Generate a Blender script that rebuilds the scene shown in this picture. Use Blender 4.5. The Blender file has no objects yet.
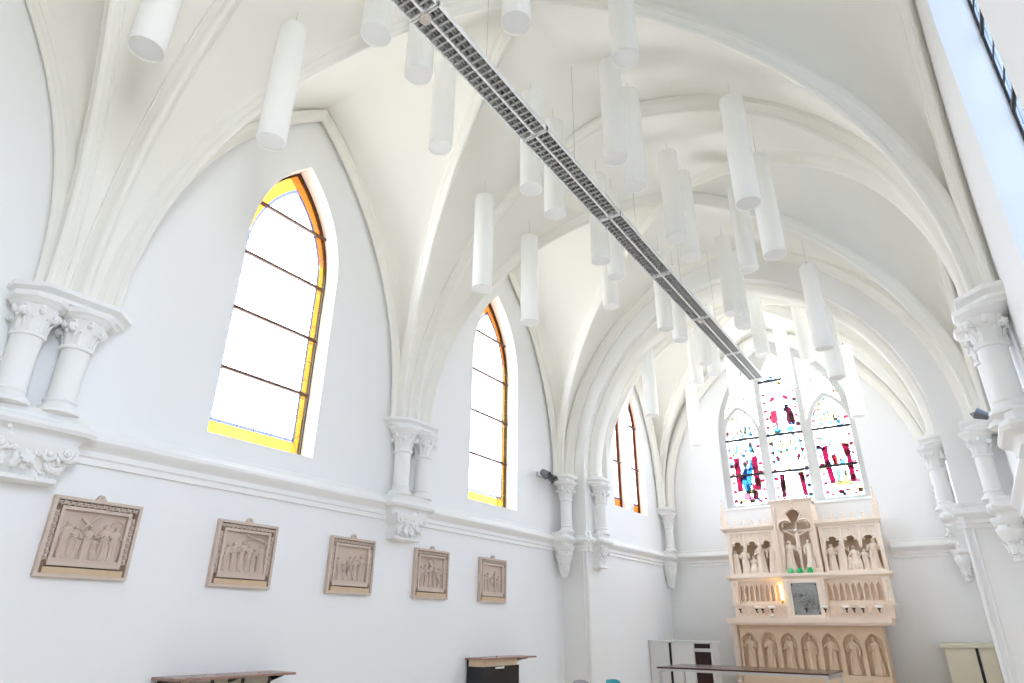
import bpy, math, random
from mathutils import Vector, Matrix
from mathutils.geometry import tessellate_polygon

C = bpy.context.scene
col = C.collection
pi = math.pi

# ------------------------------------------------------------------ camera
cam_data = bpy.data.cameras.new('camera')
cam = bpy.data.objects.new('camera', cam_data)
col.objects.link(cam)
RX = Vector((0.82820307, 0.56035539, 0.00902832))
UX = Vector((0.22234124, -0.3433218, 0.91252097))
FX = Vector((-0.51443566, 0.7537453, 0.40893028))
cam.matrix_world = Matrix(((RX.x, UX.x, -FX.x, 3.15), (RX.y, UX.y, -FX.y, 0.0), (RX.z, UX.z, -FX.z, 1.55), (0, 0, 0, 1)))
cam_data.sensor_width = 36.0
cam_data.sensor_fit = 'HORIZONTAL'
cam_data.lens = 36.0 * 635.5458 / 1024.0
cam_data.clip_start = 0.05
cam_data.clip_end = 200
C.camera = cam

# ------------------------------------------------------------------ sky
world = bpy.data.worlds.new('sky')
C.world = world
world.use_nodes = True
bg = world.node_tree.nodes['Background']
nt = world.node_tree
wtc = nt.nodes.new('ShaderNodeTexCoord')
wsep = nt.nodes.new('ShaderNodeSeparateXYZ')
wramp = nt.nodes.new('ShaderNodeValToRGB')
nt.links.new(wtc.outputs['Generated'], wsep.inputs[0])
nt.links.new(wsep.outputs['Z'], wramp.inputs[0])
we = wramp.color_ramp.elements
we[0].position, we[0].color = 0.0, (0.55, 0.58, 0.60, 1)       # sunlit ground outside
we[1].position, we[1].color = 0.08, (0.80, 0.915, 1.13, 1)       # bright overcast sky
nt.links.new(wramp.outputs['Color'], bg.inputs['Color'])
bg.inputs['Strength'].default_value = 3.0

C.view_settings.view_transform = 'Standard'
C.view_settings.look = 'None'
C.view_settings.gamma = 1.0
C.view_settings.use_curve_mapping = False
C.view_settings.exposure = 2.6
C.render.film_transparent = False
try:
    C.cycles.use_denoising = True
    C.cycles.max_bounces = 12
    C.cycles.diffuse_bounces = 8
    C.cycles.transparent_max_bounces = 16
    C.cycles.sample_clamp_indirect = 6.0
except Exception:
    pass

# dimensions of the chapel (metres)
XL, XR = -3.85, 4.0          # nave walls
XM = (XL + XR) / 2
CX = 3.255                   # chancel half width
Y0 = -7.7                    # rear end of the modelled part
YB = [-2.7, 2.24, 7.22, 12.2]
YC0, YC1, YE = 12.2, 13.05, 16.67
SPR, CROWN = 4.5, 8.97
HR = 3.80                    # half span of the vault ribs


def area(name, loc, rot, sx, sy, power, color=(1, 1, 1), portal=False):
    l = bpy.data.lights.new(name, 'AREA')
    l.shape = 'RECTANGLE'
    l.size, l.size_y = sx, sy
    l.energy = power
    l.color = color
    l.spread = pi
    o = bpy.data.objects.new(name, l)
    o.location = loc
    o.rotation_euler = rot
    col.objects.link(o)
    if portal:
        l.cycles.is_portal = True
    return o


# daylight: portals in the openings guide the sky light; soft daylight of the large west front behind the camera
for yc in (-0.23, 4.73, 9.71):
    if yc > 0:
        area('sky_portal', (XL - 0.5, yc, 5.8), (0, -pi / 2, 0), 4.6, 1.6, 1, portal=True)
    area('sky_portal', (XR + 0.5, yc, 5.8), (0, pi / 2, 0), 4.6, 1.6, 1, portal=True)
area('sky_portal', (0.03, YE + 0.4, 6.5), (-pi / 2, 0, 0), 3.3, 4.6, 1, portal=True)
area('sky_portal', (CX + 0.6, 14.6, 5.8), (0, pi / 2, 0), 3.2, .6, 1, portal=True)
area('sky_portal', (-CX - 0.6, 14.6, 5.8), (0, -pi / 2, 0), 3.4, 2.1, 1, portal=True)


# ------------------------------------------------------------------ materials
def new_mat(name):
    m = bpy.data.materials.new(name)
    m.use_nodes = True
    m.node_tree.nodes.clear()
    out = m.node_tree.nodes.new('ShaderNodeOutputMaterial')
    return m, m.node_tree, out


def paint(name, c, rough=0.6, var=0.03, scale=2.0, bump=0.0, bscale=40.0, metal=0.0, spec=0.3, c2=None):
    m, nt, out = new_mat(name)
    b = nt.nodes.new('ShaderNodeBsdfPrincipled')
    b.inputs['Roughness'].default_value = rough
    b.inputs['Metallic'].default_value = metal
    b.inputs['Specular IOR Level'].default_value = spec
    tc = nt.nodes.new('ShaderNodeTexCoord')
    n = nt.nodes.new('ShaderNodeTexNoise')
    n.inputs['Scale'].default_value = scale
    n.inputs['Detail'].default_value = 4
    nt.links.new(tc.outputs['Object'], n.inputs['Vector'])
    r = nt.nodes.new('ShaderNodeMix')
    r.data_type = 'RGBA'
    a = c2 if c2 else tuple(x * (1 - var) for x in c)
    d = c if c2 else tuple(min(1, x * (1 + var)) for x in c)
    r.inputs['A'].default_value = (*a, 1)
    r.inputs['B'].default_value = (*d, 1)
    nt.links.new(n.outputs['Fac'], r.inputs['Factor'])
    nt.links.new(r.outputs['Result'], b.inputs['Base Color'])
    if bump:
        n2 = nt.nodes.new('ShaderNodeTexNoise')
        n2.inputs['Scale'].default_value = bscale
        n2.inputs['Detail'].default_value = 3
        nt.links.new(tc.outputs['Object'], n2.inputs['Vector'])
        bp = nt.nodes.new('ShaderNodeBump')
        bp.inputs['Strength'].default_value = bump
        bp.inputs['Distance'].default_value = 0.01
        nt.links.new(n2.outputs['Fac'], bp.inputs['Height'])
        nt.links.new(bp.outputs['Normal'], b.inputs['Normal'])
    nt.links.new(b.outputs['BSDF'], out.inputs['Surface'])
    return m


def stained(name, c, diffuse=0.0):
    """coloured window glass: tinted, lets the sky through; with streaks of density (a plate is crossed through both its faces)"""
    c = tuple(math.sqrt(x * (0.26 if min(c) < .9 else 1)) for x in c)
    m, nt, out = new_mat(name)
    t = nt.nodes.new('ShaderNodeBsdfTransparent')
    tc = nt.nodes.new('ShaderNodeTexCoord')
    n = nt.nodes.new('ShaderNodeTexNoise')
    n.inputs['Scale'].default_value = 9
    nt.links.new(tc.outputs['Object'], n.inputs['Vector'])
    r = nt.nodes.new('ShaderNodeMix')
    r.data_type = 'RGBA'
    r.inputs['A'].default_value = (*[x * 0.88 for x in c], 1)
    r.inputs['B'].default_value = (*[min(1, x * 1.08) for x in c], 1)
    nt.links.new(n.outputs['Fac'], r.inputs['Factor'])
    nt.links.new(r.outputs['Result'], t.inputs['Color'])
    g = nt.nodes.new('ShaderNodeBsdfGlossy')
    g.inputs['Roughness'].default_value = 0.15
    mx = nt.nodes.new('ShaderNodeMixShader')
    mx.inputs[0].default_value = 0.04
    nt.links.new(t.outputs[0], mx.inputs[1])
    nt.links.new(g.outputs[0], mx.inputs[2])
    nt.links.new(mx.outputs[0], out.inputs['Surface'])
    return m


M = {}
M['wall'] = paint('white_wall_paint', (0.86, 0.863, 0.855), 0.7, 0.012, 0.7)
M['vault'] = paint('white_vault_plaster', (0.87, 0.855, 0.795), 0.8, 0.012, 0.8)
M['stone_white'] = paint('white_painted_stone', (0.86, 0.857, 0.835), 0.55, 0.012, 3.0)
M['tracery'] = paint('shaded_window_stone', (0.62, 0.62, 0.60), 0.7, 0.03, 4.0)  # white stone toned down, its shade against the bright window put into the colour
M['floor'] = paint('pale_wooden_floor', (0.70, 0.60, 0.48), 0.4, 0.08, 3.0)
M['lamp'] = None
M['steel'] = paint('aluminium', (0.62, 0.62, 0.61), 0.35, 0.03, 20, metal=0.7)
M['darksteel'] = paint('dark_grey_lamp_metal', (0.16, 0.16, 0.165), 0.35, 0.1, 20, metal=0.5)
M['louvre'] = paint('louvre_aluminium', (0.42, 0.42, 0.41), 0.45, 0.05, 20, metal=0.3)
M['dark'] = paint('dark_lead', (0.03, 0.025, 0.022), 0.5, 0.1, 20)
M['leadfaint'] = paint('grey_lead_came', (0.20, 0.18, 0.24), 0.5, 0.1, 20)
M['leadbar'] = paint('rusty_iron_bar', (0.10, 0.05, 0.03), 0.6, 0.3, 30)
M['white_metal'] = paint('white_enamel', (0.85, 0.85, 0.84), 0.3, 0.01, 5)
M['grey_inside'] = paint('grey_reflector', (0.22, 0.22, 0.21), 0.4, 0.05, 8)
M['plaster'] = paint('beige_relief_plaster', (0.60, 0.48, 0.40), 0.75, 0.08, 8, 0.25, 60)
M['plaster_frame'] = paint('beige_relief_frame', (0.62, 0.51, 0.43), 0.7, 0.06, 8, 0.2, 60)
M['leaf_gap_shade'] = paint('painted_shade_behind_leaf_border', (0.30, 0.20, 0.14), 0.9, 0.25, 30)  # brown paints in the shade of the gaps between the carved leaves
M['strip'] = paint('ochre_inscription_strip', (0.62, 0.46, 0.30), 0.6, 0.1, 12)
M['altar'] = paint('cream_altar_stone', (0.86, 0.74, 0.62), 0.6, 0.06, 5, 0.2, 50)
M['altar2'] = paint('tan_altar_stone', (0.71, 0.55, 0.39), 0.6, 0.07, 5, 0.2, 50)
M['altar3'] = paint('rosy_altar_stone', (0.83, 0.69, 0.56), 0.6, 0.07, 5, 0.2, 50)
M['silver'] = paint('tarnished_silver', (0.33, 0.34, 0.33), 0.38, 0.35, 18, 0.3, 60, metal=0.6)
M['gold'] = paint('dull_brass', (0.5, 0.33, 0.1), 0.4, 0.1, 10, metal=0.8)
M['green'] = paint('green_glass', (0.02, 0.45, 0.12), 0.15, 0.1, 10)
M['wax'] = paint('white_wax', (0.85, 0.83, 0.78), 0.4, 0.02, 10)
M['walnut'] = paint('brown_wood', (0.20, 0.085, 0.05), 0.35, 0.2, 14)
M['walnut_light'] = paint('reddish_brown_board', (0.34, 0.20, 0.16), 0.25, 0.12, 14)
M['walnut_dark'] = paint('very_dark_polished_wood', (0.075, 0.03, 0.025), 0.2, 0.2, 14, spec=0.5)
M['compartment'] = paint('dark_brown_recess', (0.035, 0.015, 0.012), 0.6, 0.2, 14)
M['black'] = paint('black_lacquer', (0.012, 0.012, 0.014), 0.25, 0.1, 10, spec=0.5)
M['sage'] = paint('sage_panel', (0.52, 0.50, 0.40), 0.6, 0.06, 6)
M['cab'] = paint('white_cabinet', (0.72, 0.72, 0.70), 0.5, 0.02, 6)
M['cabcream'] = paint('cream_cabinet', (0.66, 0.61, 0.47), 0.5, 0.03, 6)
M['teal'] = paint('teal_plastic', (0.03, 0.33, 0.38), 0.4, 0.05, 6)
M['greyplastic'] = paint('grey_plastic', (0.35, 0.35, 0.36), 0.5, 0.05, 6)
M['clear'] = stained('clear_glass', (0.97, 0.97, 0.96))
M['bluish'] = stained('bluish_clear_glass', (0.55, 0.65, 0.80))
M['amber'] = stained('amber_glass', (0.45, 0.22, 0.012))
M['yellow'] = stained('yellow_glass', (1.15, 0.58, 0.046))
M['orange'] = stained('orange_glass', (1.15, 0.34, 0.040))
M['lilac'] = stained('lilac_glass', (0.15, 0.17, 0.40))
M['crimson'] = stained('crimson_glass', (0.22, 0.004, 0.03))
M['scarlet'] = stained('scarlet_glass', (0.45, 0.02, 0.05))
M['maroon'] = stained('maroon_glass', (0.09, 0.006, 0.02))
M['blue'] = stained('blue_glass', (0.03, 0.20, 0.60))
M['turq'] = stained('turquoise_glass', (0.10, 0.33, 0.38))
M['gold_glass'] = stained('gold_glass', (0.40, 0.27, 0.08))
M['rose'] = stained('rose_glass', (0.33, 0.13, 0.17))
M['green_glass'] = stained('sea_green_glass', (0.15, 0.32, 0.20))
M['pastel'] = None
M['tint'] = stained('pale_glass', (0.62, 0.62, 0.60))


def pastel_glass():
    """nearly white stained glass: small leaded pieces of faint pink, yellow, blue"""
    m, nt, out = new_mat('faintly_coloured_glass')
    t = nt.nodes.new('ShaderNodeBsdfTransparent')
    tc = nt.nodes.new('ShaderNodeTexCoord')
    v = nt.nodes.new('ShaderNodeTexVoronoi')
    v.inputs['Scale'].default_value = 9
    nt.links.new(tc.outputs['Object'], v.inputs['Vector'])
    sep = nt.nodes.new('ShaderNodeSeparateColor')
    nt.links.new(v.outputs['Color'], sep.inputs[0])
    cr = nt.nodes.new('ShaderNodeValToRGB')
    cr.color_ramp.interpolation = 'CONSTANT'
    e = cr.color_ramp.elements
    e[0].position, e[0].color = 0.0, (1, 1, 1, 1)
    e[1].position, e[1].color = 0.42, (.36, .33, .22, 1)
    for p, c_ in ((.50, (1, 1, 1, 1)), (.66, (.26, .35, .38, 1)), (.73, (1, 1, 1, 1)), (.82, (.40, .28, .28, 1)), (.88, (1, 1, 1, 1)), (.96, (.30, .36, .31, 1))):
        k = e.new(p)
        k.color = c_
    nt.links.new(sep.outputs[0], cr.inputs[0])
    nt.links.new(cr.outputs['Color'], t.inputs['Color'])
    nt.links.new(t.outputs[0], out.inputs['Surface'])
    return m


M['pastel'] = pastel_glass()


def lamp_material():
    m, nt, out = new_mat('opal_acrylic')
    b = nt.nodes.new('ShaderNodeBsdfPrincipled')
    b.inputs['Base Color'].default_value = (0.97, 0.97, 0.95, 1)
    b.inputs['Roughness'].default_value = 0.35
    t = nt.nodes.new('ShaderNodeBsdfTranslucent')
    t.inputs['Color'].default_value = (0.97, 0.97, 0.95, 1)
    tc = nt.nodes.new('ShaderNodeTexCoord')
    n = nt.nodes.new('ShaderNodeTexNoise')
    n.inputs['Scale'].default_value = 3
    nt.links.new(tc.outputs['Object'], n.inputs['Vector'])
    mr = nt.nodes.new('ShaderNodeMapRange')
    mr.inputs['To Min'].default_value = 0.3
    mr.inputs['To Max'].default_value = 0.36
    nt.links.new(n.outputs['Fac'], mr.inputs['Value'])
    mx = nt.nodes.new('ShaderNodeMixShader')
    nt.links.new(mr.outputs[0], mx.inputs[0])
    nt.links.new(b.outputs[0], mx.inputs[1])
    nt.links.new(t.outputs[0], mx.inputs[2])
    nt.links.new(mx.outputs[0], out.inputs['Surface'])
    return m


M['lamp'] = lamp_material()
M['lampend'] = paint('opal_end_disc', (0.80, 0.80, 0.78), 0.5, 0.01, 5)


def glow_material():
    m, nt, out = new_mat('warm_lit_tube')
    e = nt.nodes.new('ShaderNodeEmission')
    e.inputs['Color'].default_value = (1.0, 0.66, 0.25, 1)
    e.inputs['Strength'].default_value = 4.0
    nt.links.new(e.outputs[0], out.inputs['Surface'])
    return m


M['glow'] = glow_material()


# ------------------------------------------------------------------ mesh builder
class MB:
    def __init__(s):
        s.v, s.f, s.m = [], [], []
        s.mats = []
        s.cur = 0

    def mat(s, m):
        if m not in s.mats:
            s.mats.append(m)
        s.cur = s.mats.index(m)
        return s

    def add(s, verts, faces, T=None):
        n = len(s.v)
        for p in verts:
            p = Vector(p)
            s.v.append(tuple(T @ p) if T is not None else tuple(p))
        for f in faces:
            s.f.append(tuple(n + i for i in f))
            s.m.append(s.cur)

    def box(s, x0, x1, y0, y1, z0, z1, T=None):
        v = [(x, y, z) for x in (x0, x1) for y in (y0, y1) for z in (z0, z1)]
        s.add(v, [(0, 1, 3, 2), (4, 6, 7, 5), (0, 4, 5, 1), (2, 3, 7, 6), (0, 2, 6, 4), (1, 5, 7, 3)], T)

    def lathe(s, prof, c=(0, 0, 0), seg=24, T=None, a0=0.0, a1=2 * pi, caps=True):
        """prof: list of (r, z)"""
        full = abs(a1 - a0 - 2 * pi) < 1e-6
        n = seg if full else seg + 1
        v = []
        for r, z in prof:
            for i in range(n):
                a = a0 + (a1 - a0) * i / seg
                v.append((c[0] + r * math.cos(a), c[1] + r * math.sin(a), c[2] + z))
        f = []
        for j in range(len(prof) - 1):
            for i in range(seg):
                k = (i + 1) % n if full else i + 1
                f.append((j * n + i, j * n + k, (j + 1) * n + k, (j + 1) * n + i))
        if caps and full:
            f.append(tuple(range(n - 1, -1, -1)))
            m0 = (len(prof) - 1) * n
            f.append(tuple(m0 + i for i in range(n)))
        s.add(v, f, T)

    def sweep(s, pts, side, prof, T=None, radial=None, closed_prof=True):
        """prof: list of (w, d); w along side, d along inward normal (tangent x side), oriented by radial(p)"""
        pts = [Vector(p) for p in pts]
        side = Vector(side).normalized()
        n = len(pts)
        k = len(prof)
        v = []
        for i, p in enumerate(pts):
            t = (pts[min(i + 1, n - 1)] - pts[max(i - 1, 0)]).normalized()
            # mitre at sharp bends
            nn = t.cross(side).normalized()
            if radial is not None and nn.dot(radial) < 0 and abs(nn.dot(radial)) > 1e-3:
                nn = -nn
            sc = 1.0
            if 0 < i < n - 1:
                ta = (pts[i] - pts[i - 1]).normalized()
                tb = (pts[i + 1] - pts[i]).normalized()
                cosv = max(0.3, math.sqrt(max(0.0, (1 + ta.dot(tb)) / 2)))
                sc = 1 / cosv
            for w_, d in prof:
                v.append(p + side * w_ + nn * d * sc)
        f = []
        for i in range(n - 1):
            for j in range(k if closed_prof else k - 1):
                a, b = i * k + j, i * k + (j + 1) % k
                f.append((a, b, b + k, a + k))
        if closed_prof:
            f.append(tuple(range(k)))
            f.append(tuple((n - 1) * k + j for j in range(k - 1, -1, -1)))
        s.add(v, f, T)

    def tube(s, pts, r, seg=8, T=None, r2=None):
        pts = [Vector(p) for p in pts]
        n = len(pts)
        v = []
        ref = None
        for i, p in enumerate(pts):
            t = (pts[min(i + 1, n - 1)] - pts[max(i - 1, 0)])
            t = t.normalized() if t.length > 1e-9 else Vector((0, 0, 1))
            if ref is None:
                ref = Vector((0, 0, 1)) if abs(t.z) < 0.9 else Vector((1, 0, 0))
            a = t.cross(ref).normalized()
            b = a.cross(t).normalized()
            ref = b
            if isinstance(r, (list, tuple)):
                rr = r[i]
            elif r2 is not None:
                rr = r + (r2 - r) * i / (n - 1)
            else:
                rr = r
            for j in range(seg):
                an = 2 * pi * j / seg
                v.append(p + a * (rr * math.cos(an)) + b * (rr * math.sin(an)))
        f = []
        for i in range(n - 1):
            for j in range(seg):
                k = (j + 1) % seg
                f.append((i * seg + j, i * seg + k, (i + 1) * seg + k, (i + 1) * seg + j))
        f.append(tuple(range(seg - 1, -1, -1)))
        f.append(tuple((n - 1) * seg + j for j in range(seg)))
        s.add(v, f, T)

    def ball(s, c, rx, ry=None, rz=None, seg=10, rings=6, T=None):
        ry = rx if ry is None else ry
        rz = rx if rz is None else rz
        prof = []
        v, f = [], []
        for i in range(rings + 1):
            th = pi * i / rings
            for j in range(seg):
                a = 2 * pi * j / seg
                v.append((c[0] + rx * math.sin(th) * math.cos(a), c[1] + ry * math.sin(th) * math.sin(a), c[2] + rz * math.cos(th)))
        for i in range(rings):
            for j in range(seg):
                k = (j + 1) % seg
                f.append((i * seg + j, (i + 1) * seg + j, (i + 1) * seg + k, i * seg + k))
        s.add(v, f, T)

    def prism(s, outer, holes, o, u, v_, n, depth, side_faces=True):
        """flat plate: polygon with holes in the (u, v) plane at o, extruded by depth along n"""
        o, u, v_, n = Vector(o), Vector(u), Vector(v_), Vector(n)
        loops = [outer] + list(holes)
        tess = tessellate_polygon([[Vector((p[0], p[1], 0)) for p in lp] for lp in loops])
        flat = [p for lp in loops for p in lp]
        N = len(flat)
        vv = [o + u * p[0] + v_ * p[1] for p in flat] + [o + u * p[0] + v_ * p[1] + n * depth for p in flat]
        f = [tuple(t) for t in tess]
        f += [tuple(N + i for i in reversed(t)) for t in tess]
        if side_faces:
            base = 0
            for lp in loops:
                L = len(lp)
                for i in range(L):
                    j = (i + 1) % L
                    f.append((base + i, base + j, N + base + j, N + base + i))
                base += L
        s.add(vv, f)

    def build(s, name, mat=None, parent=None, smooth=35, kind=None):
        me = bpy.data.meshes.new(name)
        me.from_pydata(s.v, [], s.f)
        if s.mats:
            for m in s.mats:
                me.materials.append(m)
            me.polygons.foreach_set('material_index', s.m)
        elif mat is not None:
            me.materials.append(mat)
        import bmesh
        b = bmesh.new()
        b.from_mesh(me)
        bmesh.ops.recalc_face_normals(b, faces=b.faces)
        b.to_mesh(me)
        b.free()
        if smooth:
            me.polygons.foreach_set('use_smooth', [True] * len(me.polygons))
            me.set_sharp_from_angle(angle=math.radians(smooth))
        me.update()
        o = bpy.data.objects.new(name, me)
        col.objects.link(o)
        if parent is not None:
            # vertices are given in world space: keep them where they are
            o.parent = parent
            o.matrix_parent_inverse = Matrix.Identity(4)
            o.location = -parent_world(parent)
        if kind:
            o['kind'] = kind
        return o


def parent_world(p):
    t = Vector((0, 0, 0))
    while p is not None:
        t += Vector(p.location)
        p = p.parent
    return t


def empty(name, loc, label=None, cat=None, group=None, kind=None):
    o = bpy.data.objects.new(name, None)
    o.empty_display_size = 0.1
    o.location = loc
    col.objects.link(o)
    tag(o, label, cat, group, kind)
    return o


def tag(o, label=None, cat=None, group=None, kind=None):
    if label:
        o['label'] = label
    if cat:
        o['category'] = cat
    if group:
        o['group'] = group
    if kind:
        o['kind'] = kind
    return o


trim_n = [0]


def trim(mb, mat=None, label=None):
    trim_n[0] += 1
    o = mb.build('trim_%d' % trim_n[0], mat or M['stone_white'])
    o['kind'] = 'structure'
    if label:
        o['label'] = label
    return o


def arch(hw, spring, apex, n=16, c=0.0):
    """pointed arch from right springing over the apex to the left springing"""
    rise = apex - spring
    R = (rise * rise + hw * hw) / (2 * hw)
    cx = hw - R
    pts = []
    a_end = math.atan2(rise, -cx)
    for i in range(n + 1):
        a = a_end * i / n
        pts.append((cx + R * math.cos(a), spring + R * math.sin(a)))
    pts[-1] = (0.0, apex)
    left = [(-x, z) for x, z in reversed(pts[:-1])]
    return [(x + c, z) for x, z in pts + left]


def arch_z(x, hw, spring, apex):
    rise = apex - spring
    R = (rise * rise + hw * hw) / (2 * hw)
    cx = hw - R
    x = min(abs(x), hw)
    return spring + math.sqrt(max(0.0, R * R - (x - cx) ** 2))


def lancet(c, hw, bottom, spring, apex, n=12):
    a = arch(hw, spring, apex, n, c)
    return a + [(c - hw, bottom), (c + hw, bottom)]


EX, EY, EZ = Vector((1, 0, 0)), Vector((0, 1, 0)), Vector((0, 0, 1))
BAYC = [-0.23, 4.73, 9.71]
WIN = dict(hw=0.77, bottom=3.6, spring=6.3, apex=7.98)

# ------------------------------------------------------------------ floor and walls
m = MB()
m.box(XL - 0.5, XR + 0.5, Y0, YE + 0.5, -0.1, 0.0)
o = m.build('floor', M['floor'], smooth=0, kind='structure')

for sgn, X, nm in ((-1, XL, 'wall_left'), (1, XR, 'wall_right')):
    m = MB()
    holes = [lancet(c, WIN['hw'], WIN['bottom'], WIN['spring'], WIN['apex'], 14) for c in (BAYC if sgn > 0 else BAYC[1:])]
    m.prism([(Y0, 0), (YC0 + 0.3, 0), (YC0 + 0.3, 9.6), (Y0, 9.6)], holes, (X, 0, 0), EY, EZ, (sgn, 0, 0), 0.5)
    m.build(nm, M['wall'], smooth=30, kind='structure')

# chancel side walls (the left one has a two-light window)
LC = 14.60
m = MB()
m.prism([(YC1, 0), (YE + 0.3, 0), (YE + 0.3, 9.6), (YC1, 9.6)],
        [lancet(LC - 0.535, 0.42, 4.12, 6.35, 7.3), lancet(LC + 0.535, 0.42, 4.12, 6.35, 7.3)], (-CX, 0, 0), EY, EZ, (-1, 0, 0), 0.5)
m.build('wall_chancel_left', M['wall'], smooth=30, kind='structure')
m = MB()
m.prism([(YC1, 0), (YE + 0.3, 0), (YE + 0.3, 9.6), (YC1, 9.6)],
        [lancet(LC, .28, 4.1, 6.3, 7.0)], (CX, 0, 0), EY, EZ, (1, 0, 0), 0.5)
m.build('wall_chancel_right', M['wall'], smooth=30, kind='structure')

# chancel arch wall with its piers
m = MB()
ain = arch(CX, SPR, 8.35, 28)
poly = [(-4.3, 0), (-CX, 0)] + list(reversed(ain)) + [(CX, 0), (4.45, 0), (4.45, 9.7), (-4.3, 9.7)]
m.prism(poly, [], (0, YC0, 0), EX, EZ, EY, YC1 - YC0)
m.build('wall_chancel_arch', M['stone_white'], smooth=30, kind='structure')

m = MB()
m.prism([(-4.35, 0), (4.5, 0), (4.5, 9.6), (-4.35, 9.6)], [], (0, Y0, 0), EX, EZ, (0, -1, 0), 0.4)
m.build('wall_rear', M['wall'], smooth=30, kind='structure')
m = MB()
m.box(XL - .5, XR + .5, Y0 - .4, YE + .5, 9.6, 9.7)  # unseen roof slab added over the vaults to keep sky light from leaking in
m.build('ceiling', M['vault'], smooth=0, kind='structure')

# back wall with the altar window
WB = dict(c=0.06, hw=1.64, bottom=4.3, spring=6.1, apex=8.6)
m = MB()
m.prism([(-4.2, 0), (4.3, 0), (4.3, 9.7), (-4.2, 9.7)], [lancet(WB['c'], WB['hw'], WB['bottom'], WB['spring'], WB['apex'], 18)],
        (0, YE, 0), EX, EZ, EY, 0.5)
m.build('wall_back', M['wall'], smooth=30, kind='structure')


# ------------------------------------------------------------------ vaults
def vault(yc, B, xm, hw, crown, wall_apex, name, ya, yb):
    m = MB()
    NX, NT = 26, 22

    def T(x):
        return arch_z(x, min(hw - .02, HR) if hw > 3.5 else hw, SPR, crown)
    # lateral cells
    for sg in (1, -1):
        v, f = [], []
        for i in range(NX + 1):
            x = hw * math.sin(pi / 2 * i / NX)
            w_ = B * x / hw
            D = T(x)
            R = crown + (wall_apex - crown) * x / hw
            for j in range(NT + 1):
                t = math.sin(pi / 2 * (2 * j / NT - 1))
                g = (arch_z(t * B, B, SPR, wall_apex) - SPR) / (wall_apex - SPR)
                v.append((xm + sg * x, yc + t * w_, D + (R - D) * g))
        for i in range(NX):
            for j in range(NT):
                a = i * (NT + 1) + j
                f.append((a, a + 1, a + NT + 2, a + NT + 1))
        m.add(v, f)
    # cells along the nave
    for sg in (1, -1):
        v, f = [], []
        NY = 16
        for i in range(NY + 1):
            q = i / NY
            for j in range(2 * NX + 1):
                s_ = math.sin(pi / 2 * (j / NX - 1))
                x = hw * q * s_
                v.append((xm + x, yc + sg * B * q, T(x) + 0.10 * math.sin(pi * q) * (1 - abs(s_))))
        for i in range(NY):
            for j in range(2 * NX):
                a = i * (2 * NX + 1) + j
                f.append((a, a + 1, a + 2 * NX + 2, a + 2 * NX + 1))
        m.add(v, f)
    for p, q in ((ya, yc - B), (yc + B, yb)):      # barrel strips behind the transverse arches
        v, f = [], []
        for j in range(2 * NX + 1):
            x = hw * math.sin(pi / 2 * (j / NX - 1))
            v += [(xm + x, p, T(x)), (xm + x, q, T(x))]
        for j in range(2 * NX):
            f.append((2 * j, 2 * j + 1, 2 * j + 3, 2 * j + 2))
        m.add(v, f)
    o = m.build(name, M['vault'], smooth=50, kind='structure')
    # weld seams
    import bmesh
    b = bmesh.new()
    b.from_mesh(o.data)
    bmesh.ops.remove_doubles(b, verts=b.verts, dist=0.0005)
    b.to_mesh(o.data)
    b.free()
    return o


HW = (XR - XL) / 2
for yc, ya, yb in ((-5.2, Y0 - .05, -2.7), (BAYC[0], -2.7, 2.24), (BAYC[1], 2.24, 7.22), (BAYC[2], 7.22, YC0 + .05)):
    vault(yc, 2.30, XM, HW, CROWN, 9.1, 'ceiling', ya, yb)
vault(14.78, 1.72, 0.0, CX, 8.95, 8.4, 'ceiling', YC1 - .05, YE + .05)

# moulded rib sections (w across, d outwards from the vault)
RIB = [(-.17, -.05), (-.17, .03), (-.155, .045), (-.14, .045), (-.11, .085), (-.085, .12), (-.075, .122), (-.068, .15), (-.05, .178), (-.025, .192),
       (.025, .192), (.05, .178), (.068, .15), (.075, .122), (.085, .12), (.11, .085), (.14, .045), (.155, .045), (.17, .03), (.17, -.05)]


def scaled(p, a, b):
    return [(x * a, y * b if y > 0 else y) for x, y in p]


def wall_rib(X, yc, hw, spring, apex, a=1.0, b=1.0, off=0.0):
    pts = [(X, yc + hw, SPR - 0.02)] + [(X, y, z) for y, z in arch(hw, spring, apex, 24, yc)] + [(X, yc - hw, SPR - 0.02)]
    m = MB()
    # inward normal = towards the centre of the arch
    m.sweep(pts, (1, 0, 0), scaled(RIB, a, b))
    return m


def flip_if(pts, side, prof):
    return prof


def rib_curve(p_fn, n=56):
    return [p_fn(i / n) for i in range(n + 1)]


def add_rib(pts, side, prof, label=None):
    """arch running over the vault; d must point down/inward"""
    m = MB()
    P = [Vector(p) for p in pts]
    mid = len(P) // 2
    t = (P[mid // 2 + 1] - P[mid // 2]).normalized()
    nn = t.cross(Vector(side).normalized())
    centre = (P[0] + P[-1]) / 2
    if nn.dot(centre - P[mid // 2]) < 0:
        side = -Vector(side)
    m.sweep(P, side, prof)
    return trim(m, M['vault'], label)


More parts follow.
